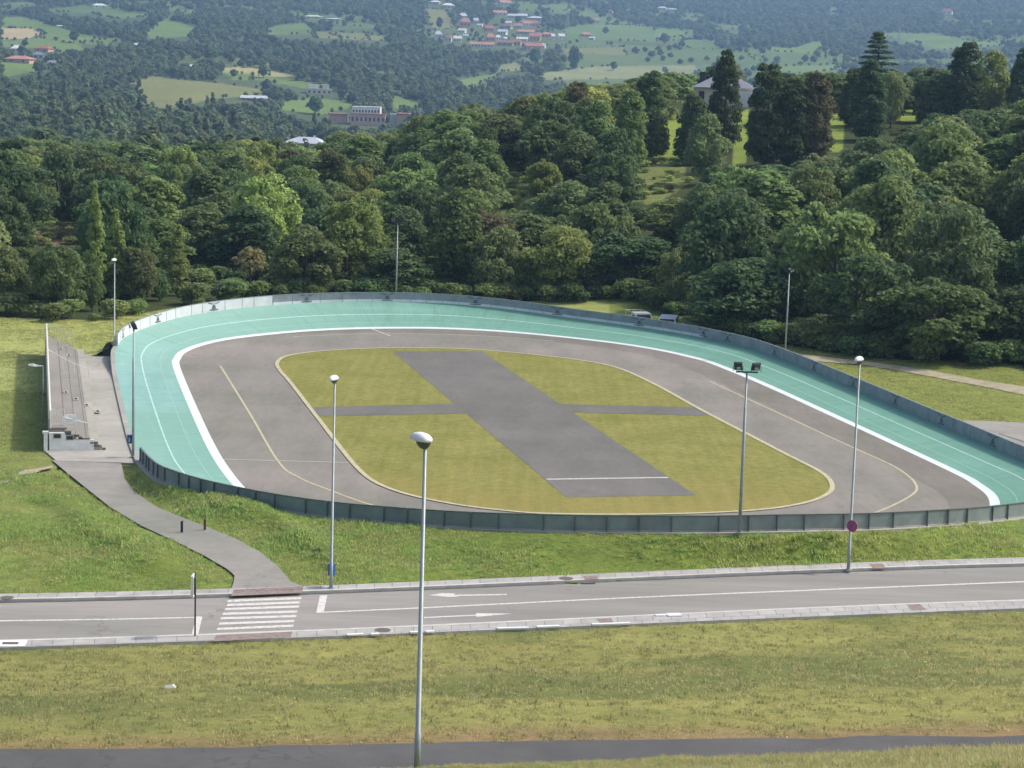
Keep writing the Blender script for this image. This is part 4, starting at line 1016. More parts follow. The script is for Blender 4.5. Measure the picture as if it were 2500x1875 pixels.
for k, (x0, x1, y0, y1) in enumerate(((847,887,1551.5,1550),(905,925,1550,1549),(1001,1020,1545.5,1545),(1040,1060,1544,1543),(1214,1290,1536,1534),(1310,1366,1532,1530),(1445,1538,1526,1523))):
    a = G(x0, y0, SZ); b = G(x1, y1, SZ); c = (a + b) / 2; an = math.atan2(b[1]-a[1], b[0]-a[0]); L = np.linalg.norm(b - a) / 2
    o = MB().box(-L, L, -.10, .10, 0, .07).build('edging_stone', M_['lampwhite'], None, loc=(c[0], c[1], SZ - .01)); o.rotation_euler = (0, 0, an)
    tag(o, 'white edging stone in the grass edge of the near pavement, number ' + ['one', 'two', 'three', 'four', 'five', 'six', 'seven'][k] + ' from the left', 'edging stone', 'white edging stones along the near pavement')
g = hit(414, 1680, 40); o = MB().loft([[(-.2,-.1,0),(.2,-.12,0),(.22,.1,0),(-.18,.12,0)], [(-.14,-.06,.09),(.12,-.05,.13),(.15,.05,.11),(-.1,.07,.07)]]).build('litter', M_['lampwhite'], None, loc=(g[0], g[1], g[2] + .02)); tag(o, 'small white piece of litter on the mown slope left of the lamp', 'litter')

# ------------------------------------------------------------------ parked vehicles behind the fence
def van(px_roof, py_roof, d, label, rz, kind):
    r = ray(px_roof, py_roof); t = d / r[1]; x, y, zt = r[0]*t, d, HC + r[2]*t
    hh = 1.95; R = empty('parked_van', (x, y, zt - hh), rz, label, 'van', 'white vans parked behind the track fence')
    W_ = .85; side = [(-2.1, .35), (2.15, .35), (2.2, .8), (1.75, 1.05), (1.15, 1.88), (-1.6 if kind else -.1, 1.95), (-2.1 if kind else -.35, 1.8 if kind else 1.05), (-2.15, 1.0 if not kind else .9)]
    V = [(x_, -W_, z_) for x_, z_ in side] + [(x_, W_, z_) for x_, z_ in side]; n = len(side)
    MB().add(V, [tuple(range(n))[::-1], tuple(range(n, 2*n))] + [(i, (i+1) % n, n+(i+1) % n, n+i) for i in range(n)]).build('body', M_['lampwhite'], R)
    m = MB().box(.1, 1.05, -W_-.012, -W_+.01, 1.1, 1.7); m.build('side_window', M_['glass'], R)
    MB().box(.1, 1.05, W_-.01, W_+.012, 1.1, 1.7).build('side_window', M_['glass'], R)
    m = MB(); m.add([(1.78, -W_*.88, 1.07), (1.78, W_*.88, 1.07), (1.2, W_*.85, 1.8), (1.2, -W_*.85, 1.8)], [(0,1,2,3)]); o = m.build('windscreen', M_['glass'], R); o.location.x = .03
    if kind: MB().box(-2.14, -2.11, -.6, .6, 1.1, 1.65).build('rear_window', M_['glass'], R)
    else:
        m = MB()
        for yy in (-W_, W_): m.tube([(-2.1, yy, 1.0), (-2.1, yy, 1.9), (-.4, yy, 1.9)], .03, 6)
        m.tube([(-2.1, -W_, 1.9), (-2.1, W_, 1.9)], .03, 6); m.build('load_rack', M_['lampwhite'], R)
    for sx in (-1.35, 1.35):
        for sy in (-1, 1):
            wh = MB().loft([[(sx + .33*math.cos(2*math.pi*k/18), sy*(W_-.1) + yy, .33 + .33*math.sin(2*math.pi*k/18)) for k in range(18)] for yy in (-.1, .12)]).build('wheel', M_['black'], R)
            MB().loft([[(sx + .18*math.cos(2*math.pi*k/12), sy*(W_+.02) + yy, .33 + .18*math.sin(2*math.pi*k/12)) for k in range(12)] for yy in (-.01, .01)]).build('rim', M_['galv'], wh)
    for sy in (-1, 1): MB().box(1.0, 1.15, sy*(W_+.02), sy*(W_+.2), 1.1, 1.3).build('wing_mirror', M_['dark'], R)
van(1562, 761, 219, 'white van with a rear load rack parked behind the far fence, left of the pair', math.radians(-75), False)
van(1632, 772, 213, 'white box shaped van parked behind the far fence, right of the pair', math.radians(-100), True)
#TREES

# ================================================================== TREES
def quads(P, Nn, size, asp=.8):
    """one small quad per point, facing Nn"""
    n = len(P); Nn = Nn / np.linalg.norm(Nn, axis=1)[:, None]
    A = np.cross(Nn, rng.normal(size=(n, 3))); A /= np.linalg.norm(A, axis=1)[:, None]; B = np.cross(Nn, A)
    s = (size * rng.uniform(.6, 1.4, n))[:, None]
    V = np.stack([P - A*s*.5 - B*s*.5*asp, P + A*s*.5 - B*s*.35*asp, P + A*s*.5 + B*s*.5*asp, P - A*s*.5 + B*s*.35*asp], 1).reshape(-1, 3)
    return V, np.arange(4 * n).reshape(n, 4)
def sph(n):
    v = rng.normal(size=(n, 3)); return v / np.linalg.norm(v, axis=1)[:, None]
def lobes_broad(Hh, R, z0, n, rl, lean=0.):
    """lobe centres spread through an uneven crown"""
    out = []
    for _ in range(n):
        v = sph(1)[0]; r = rng.uniform(.45, 1.) ** .6
        zc_ = (z0 + Hh) / 2; hz_ = (Hh - z0) / 2
        wv = 1 - .35 * max(0, v[2]) - .12 * max(0, -v[2])
        k = 1 + .22 * math.sin(3 * math.atan2(v[1], v[0]) + lean)
        out.append((v[0]*r*(R-rl*.6)*wv*k + lean*.2, v[1]*r*(R-rl*.6)*wv*k, zc_ + v[2]*r*(hz_-rl*.5), rl * rng.uniform(.65, 1.3)))
    return out
def crown_from(lobes, per, size, flat=.85, upb=.35, rnd=.7):
    P = []; Nn = []
    for (x, y, z, r) in lobes:
        n = max(6, int(per * (r ** 1.6))); v = sph(n); v[:, 2] = np.where(v[:, 2] < -.35, -v[:, 2], v[:, 2])
        rr = r * rng.uniform(.72, 1.08, n)[:, None]
        P.append(np.array([x, y, z]) + v * rr * np.array([1, 1, flat])); Nn.append(v + rng.normal(size=(n, 3)) * rnd + np.array([0, 0, upb]))
    return quads(np.vstack(P), np.vstack(Nn), size)
def trunk_mb(h, r, limbs=5, spread=2.2, base_z=0.):
    m = MB(); top = h * .8
    m.tube([(0, 0, -.6), (0, 0, .3), (.08 * r, .1, h * .4), (.2, -.1, top)], [r * 1.25, r, r * .7, r * .25], 7)
    for k in range(limbs):
        a = 2 * math.pi * k / limbs + random.random(); z = h * random.uniform(.22, .55); l = spread * random.uniform(.7, 1.2)
        m.tube([(0, 0, z), (math.cos(a) * l * .5, math.sin(a) * l * .5, z + l * .5), (math.cos(a) * l, math.sin(a) * l, z + l * 1.15)], [r * .45, r * .3, r * .12], 5)
    return m
def mesh_only(name, m, mat):
    me = bpy.data.meshes.new(name); me.from_pydata(m.V, [], m.F); me.materials.append(mat); me.update(); return me
PRO = {}; NB = 8
def proto(key, lobes, per, size, mats, trunk, **kw):
    V, Q = crown_from(lobes, per, size, **kw); hgt = V[:, 2].max()
    tr = mesh_only('trunk', trunk, M_['wood'])
    for mk in mats:
        me = fast_mesh('crown', V, Q, M_[mk]); PRO[(key, mk)] = (me, tr, hgt, np.abs(V[:, :2]).max())
def lobes_column(Hh, R, n, rl, taper=.5, z0=.4):
    out = []
    for i in range(n):
        f = rng.uniform(0, 1); prof = min(1, (f / .12) ** .6) * (1 - max(0, f - .45) / .55 * (1 - .12) ** 1) ** taper
        a = rng.uniform(0, 6.28); r = rng.uniform(.35, 1) ** .5 * max(.05, R * prof - rl * .45)
        out.append((math.cos(a) * r, math.sin(a) * r, z0 + f * (Hh - z0), rl * rng.uniform(.6, 1.1) * (.55 + .45 * prof)))
    return out
def grow_broad(k):
    if k > 4: return [lobes_broad(13, 3.6, .4, 84, 1.15, 2.), lobes_column(11.5, 4.0, 90, 1.2, .55, .3), lobes_broad(8.5, 5.6, .2, 80, 1.15, 5.)][k - 5]
    Hh = [11, 10, 12, 9.5, 11][k]; R = [4.6, 5.2, 4.4, 4.8, 5.4][k]
    return lobes_broad(Hh, R, [.5, .3, .6, .3, .4][k], [70, 84, 68, 60, 92][k], [1.2, 1.1, 1.25, 1.35, 1.05][k], k * 1.3)
for k in range(8):
    proto('b%d' % k, grow_broad(k), 84, .34, ['leaf_mid', 'leaf_dark', 'leaf_yel', 'leaf_olive', 'leaf_brown'], trunk_mb(10, .28))
for k, (Hh, R, n, tp) in enumerate(((16, 3.3, 230, .55), (15, 3.6, 240, .38))):
    proto('c%d' % k, lobes_column(Hh, R, n, 1.0, tp), 75, .33, ['leaf_con', 'leaf_dark', 'leaf_brown', 'leaf_mid'], trunk_mb(Hh, .3, 4, 1.0), upb=.1)
proto('p0', lobes_column(14, 1.8, 110, .75, .8, .6), 100, .28, ['leaf_mid', 'leaf_yel', 'leaf_olive'], trunk_mb(13, .18, 5, .8), upb=.1)
proto('s0', lobes_broad(2.6, 1.7, .1, 14, .7), 90, .24, ['leaf_mid', 'leaf_yel', 'leaf_olive', 'leaf_dark'], trunk_mb(1.6, .07, 4, .6))
# sparse ochre tree
lb = [(x * .9, y * .9, z, r * .6) for x, y, z, r in lobes_broad(7.2, 2.9, 2.4, 60, .9)]
proto('a0', lb, 60, .26, ['leaf_autumn'], trunk_mb(6.8, .13, 9, 2.1))
# cedar: horizontal layers
lb = []
for z, R in ((1.5, 3.9), (2.7, 4.2), (3.9, 3.8), (5.1, 3.5), (6.2, 3.0), (7.3, 2.7), (8.3, 2.2), (9.2, 1.8), (10.1, 1.35), (10.9, 1.0), (11.6, .6), (12.2, .3)):
    nb_ = 7
    for k in range(nb_):
        a = 2 * math.pi * k / nb_ + z * 1.7; L = R * random.uniform(.75, 1.1)
        for q in np.linspace(.1, 1, 8): lb.append((math.cos(a) * L * q, math.sin(a) * L * q, z + .12 * q * L - .25 * q * q * L * .35, .55 * (1.25 - .6 * q)))
proto('cedar', lb, 110, .26, ['leaf_con'], trunk_mb(12.5, .3, 2, .8), flat=.55)
def far_lobes(k): return lobes_broad([10, 9, 12, 8][k], [4.6, 5., 4., 4.4][k], .3, 15, 2.1, k)
far_protos = []
for k in range(4):
    V, Q = crown_from(far_lobes(k), 14, 1.5); far_protos.append(fast_mesh('far_crown', V, Q, M_['leaf_far']))
V, Q = crown_from(lobes_column(14, 2.3, 26, 1.3, .8), 22, 1.1); far_protos.append(fast_mesh('far_crown', V, Q, M_['leaf_far']))

def tree(key, mk, x, y, hgt, wid, name, label, cat, group, rz=None, z=None):
    me, tr, ph, pr = PRO[(key, mk)]; g = Hs(x, y) if z is None else z
    o = empty(name, (x, y, g - .1), random.uniform(0, 6.28) if rz is None else rz, label, cat, group)
    sx = wid / (2 * pr) if wid else hgt / ph; o.scale = (sx, sx, hgt / ph)
    link('crown', me, o); link('trunk', tr, o); return o
def tree_px(px, pb, pt, wpx, key, mk, name, label, cat='tree', group=None, dmin=150, d=None):
    if d is None: g = hit(px, pb, dmin)
    else: r = ray(px, pb); t = d / r[1]; g = np.array([r[0]*t, d, Hs(r[0]*t, d)])
    hgt = top_h2(g, pt); wid = wpx / F * g[1]; used.append((g[0], g[1], wid * .42))
    return tree(key, mk, g[0], g[1], hgt, wid, name, label, cat, group)
def top_h2(g, pt):
    lo, hi = .3, 45.
    for _ in range(30):
        m_ = (lo + hi) / 2
        if proj((g[0], g[1], g[2] + m_))[1] > pt: lo = m_
        else: hi = m_
    return lo
used = []
gr_c = 'tall conifers in the row at the top of the wooded slope'
row = [
 (1582, 390, 168, 100, 'c1', 'leaf_dark', 'broad dark conifer with a rounded top left of the slate roofed house'),
 (1765, 372, 116, 92, 'c0', 'leaf_con', 'slim pointed dark conifer standing right in front of the slate roofed house'),
 (1868, 405, 150, 112, 'c1', 'leaf_con', 'dark conifer immediately right of the slate roofed house'),
 (1985, 395, 172, 108, 'c1', 'leaf_brown', 'brownish topped conifer between two dark conifers in the ridge row'),
 (2118, 345, 140, 104, 'c0', 'leaf_con', 'dark conifer just below the layered cedar'),
 (2352, 280, 98, 104, 'c1', 'leaf_con', 'tall dark conifer with the paler tree leaning on its right side'),
 (2492, 285, 112, 84, 'c0', 'leaf_con', 'dark conifer cut by the right edge of the photo'),
 (2268, 330, 190, 78, 'c0', 'leaf_dark', 'small dark conifer between the palm and the tall ridge conifers'),
 (1688, 402, 226, 92, 'c1', 'leaf_dark', 'dark bushy conifer left of the slim pointed one, under the slate roof'),
 (1925, 402, 186, 104, 'c1', 'leaf_dark', 'dark conifer filling the gap left of the brownish topped one'),
 (2078, 330, 166, 70, 'c1', 'leaf_dark', 'mid dark conifer left of the one below the cedar'),
 (2312, 300, 178, 84, 'c1', 'leaf_dark', 'dark shorter conifer just left of the tall ridge conifer'),
 (1535, 420, 215, 96, 'c1', 'leaf_mid', 'green full conifer left of the broad dark one')]
for r_ in row: tree_px(r_[0], r_[1], r_[2], r_[3] * 1.12, r_[4], r_[5], 'conifer', r_[6], 'conifer', gr_c, d=None if r_[1] > 340 else 352)
tree_px(2172, 338, 168, 84, 'b3', 'leaf_olive', 'broadleaf_tree', 'pale thin tree between the cedar and the palm', 'tree', d=350)
tree_px(2418, 290, 118, 120, 'b2', 'leaf_yel', 'broadleaf_tree', 'pale green tree leaning against the tall dark ridge conifer at upper right', 'tree', d=358)
tree_px(2136, 240, 74, 178, 'cedar', 'leaf_con', 'cedar_tree', 'layered cedar with flat branches rising above the ridge at upper right', 'cedar', d=395)
for px, pb, pt, wd, key, mk, nm, lab in [
 (232, 745, 438, 66, 'p0', 'leaf_yel', 'poplar_tree', 'tallest slim poplar standing left of the white farthest lamp'),
 (282, 740, 505, 78, 'p0', 'leaf_yel', 'poplar_tree', 'green poplar right behind the farthest street lamp'),
 (434, 722, 543, 76, 'p0', 'leaf_yel', 'poplar_tree', 'bright pointed poplar right of the farthest street lamp'),
 (20, 640, 505, 34, 'p0', 'leaf_yel', 'poplar_tree', 'thin yellowish poplar top at the left edge'),
 (612, 708, 598, 96, 'a0', 'leaf_autumn', 'ochre_tree', 'small thin ochre leaved tree above the left bend of the track'),
 (512, 700, 672, 42, 's0', 'leaf_yel', 'bush', 'small bright green bush left of the thin ochre tree'),
 (15, 762, 592, 130, 'b0', 'leaf_olive', 'willow_tree', 'rounded olive willow at the left edge behind the field'),
 (138, 768, 588, 190, 'b4', 'leaf_olive', 'willow_tree', 'widest willow behind the left field with trailing foliage'),
 (330, 742, 590, 150, 'b1', 'leaf_olive', 'willow_tree', 'grey green willow between the two slim poplars'),
 (225, 760, 640, 90, 'b3', 'leaf_mid', 'willow_tree', 'low green tree at the foot of the tallest poplar'),
 (390, 735, 650, 80, 'b3', 'leaf_dark', 'willow_tree', 'low dark tree at the foot of the bright pointed poplar')]:
    tree_px(px, pb, pt, wd, key, mk, nm, lab, 'bush' if nm == 'bush' else 'tree')
for px, pb, pt, wd, key, mk, lab in [
 (1725, 452, 272, 138, 'b2', 'leaf_olive', 'pale fluffy tree in front of the slate roofed house conifers'),
 (1490, 500, 305, 150, 'b0', 'leaf_dark', 'dark rounded tree on the open dry slope left of the ridge lawn'),
 (1325, 500, 385, 110, 'b1', 'leaf_yel', 'yellow green tree top in the middle of the open dry slope'),
 (1405, 395, 195, 100, 'c1', 'leaf_brown', 'rusty tinted tall tree on the wood skyline at centre'),
 (1075, 520, 388, 80, 'b3', 'leaf_yel', 'bright yellow green tree in the middle of the wood'),
 (890, 560, 400, 150, 'b4', 'leaf_yel', 'broad yellow green tree above the middle floodlight mast'),
 (1660, 760, 600, 130, 'b4', 'leaf_olive', 'billowing olive tree at the corner of the dark right wood'),
 (1590, 420, 300, 90, 'b1', 'leaf_mid', 'mid green tree beside the left lawn gap'),
 (505, 480, 360, 120, 'b2', 'leaf_mid', 'domed green tree on the left skyline of the wood'),
 (680, 600, 515, 110, 'b1', 'leaf_olive', 'olive tree over the thin ochre tree'),
 (2010, 470, 372, 170, 'b1', 'leaf_olive', 'light olive tree below the brownish topped conifer'),
 (2230, 420, 300, 160, 'b0', 'leaf_mid', 'rounded tree under the ridge lawn at upper right')]:
    tree_px(px, pb, pt, wd, key, mk, 'broadleaf_tree', lab, 'tree', None, d=None if pb > 440 else 330 if px > 1500 else None, dmin=225)
# palm
g = np.array([(2203 - 1250) / 5200 * 378, 378.]); gz = Hs(*g); used.append((g[0], g[1], 3)); R = empty('palm_tree', (g[0], g[1], gz), 0, 'palm tree with arching fronds between the ridge conifers at upper right', 'palm')
MB().tube([(0, 0, -.5), (.1, 0, 1.5), (0, 0, 3.6)], [.42, .34, .38], 9).build('trunk', M_['wood'], R)
for k in range(30):
    a = 2 * math.pi * k * .381966 * 1.0; e = .25 + .95 * (k / 30.); L = 3.6 * random.uniform(.85, 1.1); V = []; Fc = []; m = 7
    ca, sa = math.cos(a), math.sin(a)
    for q in range(m):
        f = q / (m - 1); r = L * f * (math.cos(e) * .5 + .5); z = 3.6 + L * (math.sin(e) * f - .85 * f * f * (1.1 - e * .4)); wd = .42 * math.sin(math.pi * min(.97, f * .9 + .1))
        for sd in (-1, 0, 1): V.append((ca * r - sa * sd * wd, sa * r + ca * sd * wd, z - abs(sd) * .22))
    for q in range(m - 1):
        for j in range(2): b_ = q * 3 + j; Fc.append((b_, b_ + 1, b_ + 4, b_ + 3))
    mesh_obj('frond', V, Fc, M_['leaf_mid'], R)

# outlines the wood keeps below (sight lines over it stay open)
skx = [0, 300, 500, 560, 640, 690, 700, 800, 815, 850, 1000, 1100, 1200, 1280, 1350, 1420, 1500, 1600, 1660, 1680, 1840, 1860, 1950, 2050, 2200, 2300, 2400, 2500]
sky_ = [335, 345, 352, 345, 335, 335, 364, 364, 322, 315, 288, 250, 218, 212, 215, 205, 195, 178, 178, 240, 240, 180, 176, 172, 165, 168, 205, 210]
frx = [1440, 1480, 1600, 1700, 1900, 1960, 2010, 2100, 2200, 2280, 2400, 2500]
fry = [330, 385, 405, 395, 400, 395, 375, 345, 318, 275, 262, 245]
def cap(px, d):
    lim = np.interp(px, skx, sky_)
    if px > 1440 and d < 345: lim = max(lim, np.interp(px, frx, fry))
    if 1165 < px < 1345 and d < 292: lim = max(lim, 512)
    if 1470 < px < 1690 and d < 296: lim = max(lim, 480)
    if 30 < px < 225 and d < 292: lim = max(lim, 602)
    return lim + rng.uniform(-6, 10)
# general wood: candidates by dart throwing over the slope
cand = []; grid = {}
def ok_pt(x, y, r):
    i, j = int(x // 12), int(y // 12)
    for a in (i-1, i, i+1):
        for b in (j-1, j, j+1):
            for (p, q, rr) in grid.get((a, b), ()):
                if (x-p)**2 + (y-q)**2 < ((r + rr) / 2)**2: return False
    grid.setdefault((i, j), []).append((x, y, r)); return True
for (x, y, r) in used: grid.setdefault((int(x // 12), int(y // 12)), []).append((x, y, max(5, r * 2)))
hx, hy = (1742 - 1250) / 5200 * 392, 392.
tries = 0
while tries < 26000:
    tries += 1; u = rng.uniform(-.31, .31); d0 = edge_d(u); y = math.sqrt(rng.uniform(d0**2, 560.**2)); x = u * y
    if y < d0 + (22 if u < -.148 else 12 if u < -.118 else 1.5): continue
    if abs(x - hx) < 16 and abs(y - hy) < 30 : continue
    if x > 22 and 338 < y < 392: 
        pxx = 1250 + 5200 * u
        if rng.random() < .35 or any(abs(pxx - g_) < w_ for g_, w_ in ((1635, 40), (1806, 26), (2038, 34), (2205, 40), (1752, 70))): continue
    if x > 30 and 392 <= y < 400: continue
    if abs(x - (1600 - 1250) / 5200 * 216) < 6 and 205 < y < 221.5: continue
    if any(pip(np.array([x]), np.array([y]), Q)[0] for Q, c in openW): continue
    r = 5.6 + 1.2 * rng.random() + (1.4 if x > 12 else 0) + (1.2 if y > 330 else 0)
    if ok_pt(x, y, r): cand.append((x, y, r))
cand.sort(key=lambda c: c[1])
print('wood trees', len(cand))
NIND = 262; rest = []; nsh = 0
for n_, (x, y, r) in enumerate(cand):
    u = x / y; px = 1250 + 5200 * u; right = px > 1620; vis = abs(u) < .262
    t = fbm(np.array([x / 28 + 5]), np.array([y / 28 + 1]), 2)[0]; q = rng.random()
    if right: mk = 'leaf_dark' if q < .62 else 'leaf_mid' if q < .88 else 'leaf_olive'
    elif px < 700: mk = 'leaf_dark' if q < .5 else 'leaf_mid' if q < .8 else 'leaf_olive' if q < .93 else 'leaf_yel'
    else: mk = 'leaf_mid' if q < .38 else 'leaf_dark' if q < .62 else 'leaf_olive' if q < .84 else 'leaf_yel' if q < .97 else 'leaf_brown'
    hgt = rng.uniform(8.0, 12.5) * (1.12 if right else .98)
    dedge = y - edge_d(u)
    if dedge < 6: hgt *= .68
    if 700 < px < 1650 and 245 < y < 300: hgt *= .85
    hc = top_h2((x, y, Hs(x, y)), cap(px, y))
    if hc < 2.5: continue
    if hc < hgt: hgt = hc; r = min(r, max(3.6, hc * .9))
    key = 'b%d' % int(rng.integers(0, 8)); wid = r * rng.uniform(1.55, 1.95)
    if rng.random() < .07 and not right: key, wid = 'c0', r * .8; mk = 'leaf_mid' if mk == 'leaf_yel' else mk if mk != 'leaf_olive' else 'leaf_dark'
    if len(rest) == 0 and nsh < NIND and vis or (vis and nsh < NIND and y < 420):
        zone = ('in the right hand wood' if right else 'in the wood behind the left field' if px < 560 else 'on the wooded slope behind the track')
        dep = ' at its front edge' if dedge < 9 else ' partway up' if y < 320 else ' near its skyline'
        col = {'leaf_mid': 'mid green', 'leaf_dark': 'dark green', 'leaf_yel': 'yellow green', 'leaf_olive': 'olive green', 'leaf_brown': 'rusty brown', 'leaf_con': 'blackish'}[mk]
        if key == 'c0': nm, kd, ct = 'slender_tree', 'slender', 'tree'
        else: nm, kd, ct = 'broadleaf_tree', 'bushy', 'tree'
        tree(key, mk, x, y, hgt, wid, nm, '%s %s tree %s%s' % (col, kd, zone, dep), ct, '%s %s trees %s%s' % (col, kd, zone, dep)); nsh += 1
    else: rest.append((x, y, hgt, wid, key, mk))
print('individual', nsh, 'rest', len(rest))

# instancing of masses nobody could count
def scatter(name, P, sc, idx, protos, kind='stuff'):
    col = bpy.data.collections.new(name + '_source')
    for k, me in enumerate(protos):
        o = bpy.data.objects.new('source_%02d' % k, me); col.objects.link(o)
    me = bpy.data.meshes.new(name); n = len(P); me.vertices.add(n); me.vertices.foreach_set('co', np.asarray(P, np.float32).ravel())
    a = me.attributes.new('sc', 'FLOAT_VECTOR', 'POINT'); a.data.foreach_set('vector', np.asarray(sc, np.float32).ravel())
    a = me.attributes.new('rz', 'FLOAT_VECTOR', 'POINT'); rv = np.zeros((n, 3), np.float32); rv[:, 2] = rng.uniform(0, 6.28, n); a.data.foreach_set('vector', rv.ravel())
    a = me.attributes.new('ix', 'INT', 'POINT'); a.data.foreach_set('value', np.asarray(idx, np.int32))
    me.update(); o = bpy.data.objects.new(name, me); scn.collection.objects.link(o)
    ng = bpy.data.node_groups.new(name, 'GeometryNodeTree'); ng.interface.new_socket('Geometry', in_out='INPUT', socket_type='NodeSocketGeometry'); ng.interface.new_socket('Geometry', in_out='OUTPUT', socket_type='NodeSocketGeometry')
    gi = ng.nodes.new('NodeGroupInput'); go = ng.nodes.new('NodeGroupOutput'); ip = ng.nodes.new('GeometryNodeInstanceOnPoints'); ci = ng.nodes.new('GeometryNodeCollectionInfo')
    ci.inputs['Collection'].default_value = col; ci.inputs['Separate Children'].default_value = True; ci.inputs['Reset Children'].default_value = True
    def att(nm, dt):
        q = ng.nodes.new('GeometryNodeInputNamedAttribute'); q.data_type = dt; q.inputs['Name'].default_value = nm; return q.outputs['Attribute']
    ip.inputs['Pick Instance'].default_value = True
    L = ng.links.new; L(gi.outputs[0], ip.inputs['Points']); L(ci.outputs[0], ip.inputs['Instance']); L(att('ix', 'INT'), ip.inputs['Instance Index'])
    L(att('rz', 'FLOAT_VECTOR'), ip.inputs['Rotation']); L(att('sc', 'FLOAT_VECTOR'), ip.inputs['Scale']); L(ip.outputs[0], go.inputs[0])
    md = o.modifiers.new('scatter', 'NODES'); md.node_group = ng
    return tag(o, kind=kind)
if rest:
    keys = sorted({(k, m) for *_, k, m in rest}); kk = {k: i for i, k in enumerate(keys)}
    P = [(x, y, Hs(x, y) - .1) for x, y, *_ in rest]; S = [(w_ / 2 / PRO[(k, m)][3], w_ / 2 / PRO[(k, m)][3], h_ / PRO[(k, m)][2]) for x, y, h_, w_, k, m in rest]
    scatter('distant_wood', P, S, [kk[(k, m)] for *_, k, m in rest], [PRO[k][0] for k in keys])

# ------------------------------------------------------------------ far hills: woods and hedges
def openness(x, y):
    u = x / np.maximum(y, 1); p = fbm(x / 260 + 40, y / 200 + 3, 2)
    return p + np.where(u < .02, -.26, .06) + np.where(y > 3600, -.22, 0) + np.where((y > 2100) & (y < 3200) & (u > .02), .16, 0) + .3 * fbm(x / 60, y / 40, 2)
# ------------------------------------------------------------------ far hills: houses
def house(px, pb, wpx, hpx, wall, roof, label, d=None, hip=True, wins=3, rz=None, name='house', cat='house', flat=False, group=None, depth=.75, dmin=700, rows=1):
    g = hit(px, pb, dmin) if d is None else None
    if g is None:
        dd = d or 3000; r = ray(px, pb); t = dd / r[1]; g = np.array([r[0]*t, dd, HC + r[2]*t])
    k = g[1] / F; w_ = wpx * k; h_ = hpx * k; dp = max(w_ * depth, 6) if not flat else w_ * depth; g[1] += dp / 2
    R = empty(name, (g[0], g[1], g[2] - .3), rz if rz is not None else random.uniform(-.35, .35), label, cat, group)
    hw, hd = w_ / 2, dp / 2; we = h_ * (.62 if not flat else .95)
    MB().box(-hw, hw, -hd, hd, -3, we).build('wall', M_[wall], R)
    e = .06 * w_; m = MB()
    if flat: m.box(-hw - e*.3, hw + e*.3, -hd - e*.3, hd + e*.3, we, we + .06 * h_ + .15)
    else:
        rg = hw * (.45 if hip else 1.0) + (0 if hip else e); rb = [(-hw-e, -hd-e, we), (hw+e, -hd-e, we), (hw+e, hd+e, we), (-hw-e, hd+e, we)]
        V = rb + [(-rg, 0, h_ * 1.08), (rg, 0, h_ * 1.08)]
        m.add(V, [(0,1,5,4), (2,3,4,5), (1,2,5), (3,0,4), (3,2,1,0)])
    rf = m.build('roof', M_[roof], R)
    if not flat and w_ > 9: MB().box(hw * .3, hw * .3 + .8, .5, 1.3, h_ * .8, h_ * 1.22).build('chimney', M_[wall], rf)
    for rr in range(rows):
        for q in range(wins):
            xx = -hw + (q + .5) * 2 * hw / wins; ww = min(.9, hw / wins * .45); z0 = we * (rr + .35) / rows; z1_ = z0 + we * .38 / rows
            f = MB().box(xx - ww, xx + ww, -hd - .06, -hd - .01, z0, z1_).build('window', M_['glass'], R)
    housepos.append((g[0], g[1], w_)); hbox.append((px - wpx * .55, px + wpx * .55, pb - hpx * 1.0, pb + 1, g[1])); return R
housepos = []; hbox = []
for nm, c in (('w_white', (.72, .72, .69)), ('w_cream', (.62, .56, .43)), ('w_pink', (.60, .38, .30)), ('w_orange', (.62, .36, .22)), ('w_tan', (.42, .35, .27)), ('w_grey', (.45, .46, .47)),
              ('r_red', (.36, .13, .09)), ('r_pink', (.46, .23, .17)), ('r_brown', (.24, .14, .11)), ('r_slate', (.20, .22, .26)), ('r_metal', (.52, .56, .62)), ('r_white', (.66, .66, .64))):
    M_[nm] = plain(nm, c, .8, .12, .4)
v = lambda X, Y: (1000 + .2034 * X, .2034 * Y)
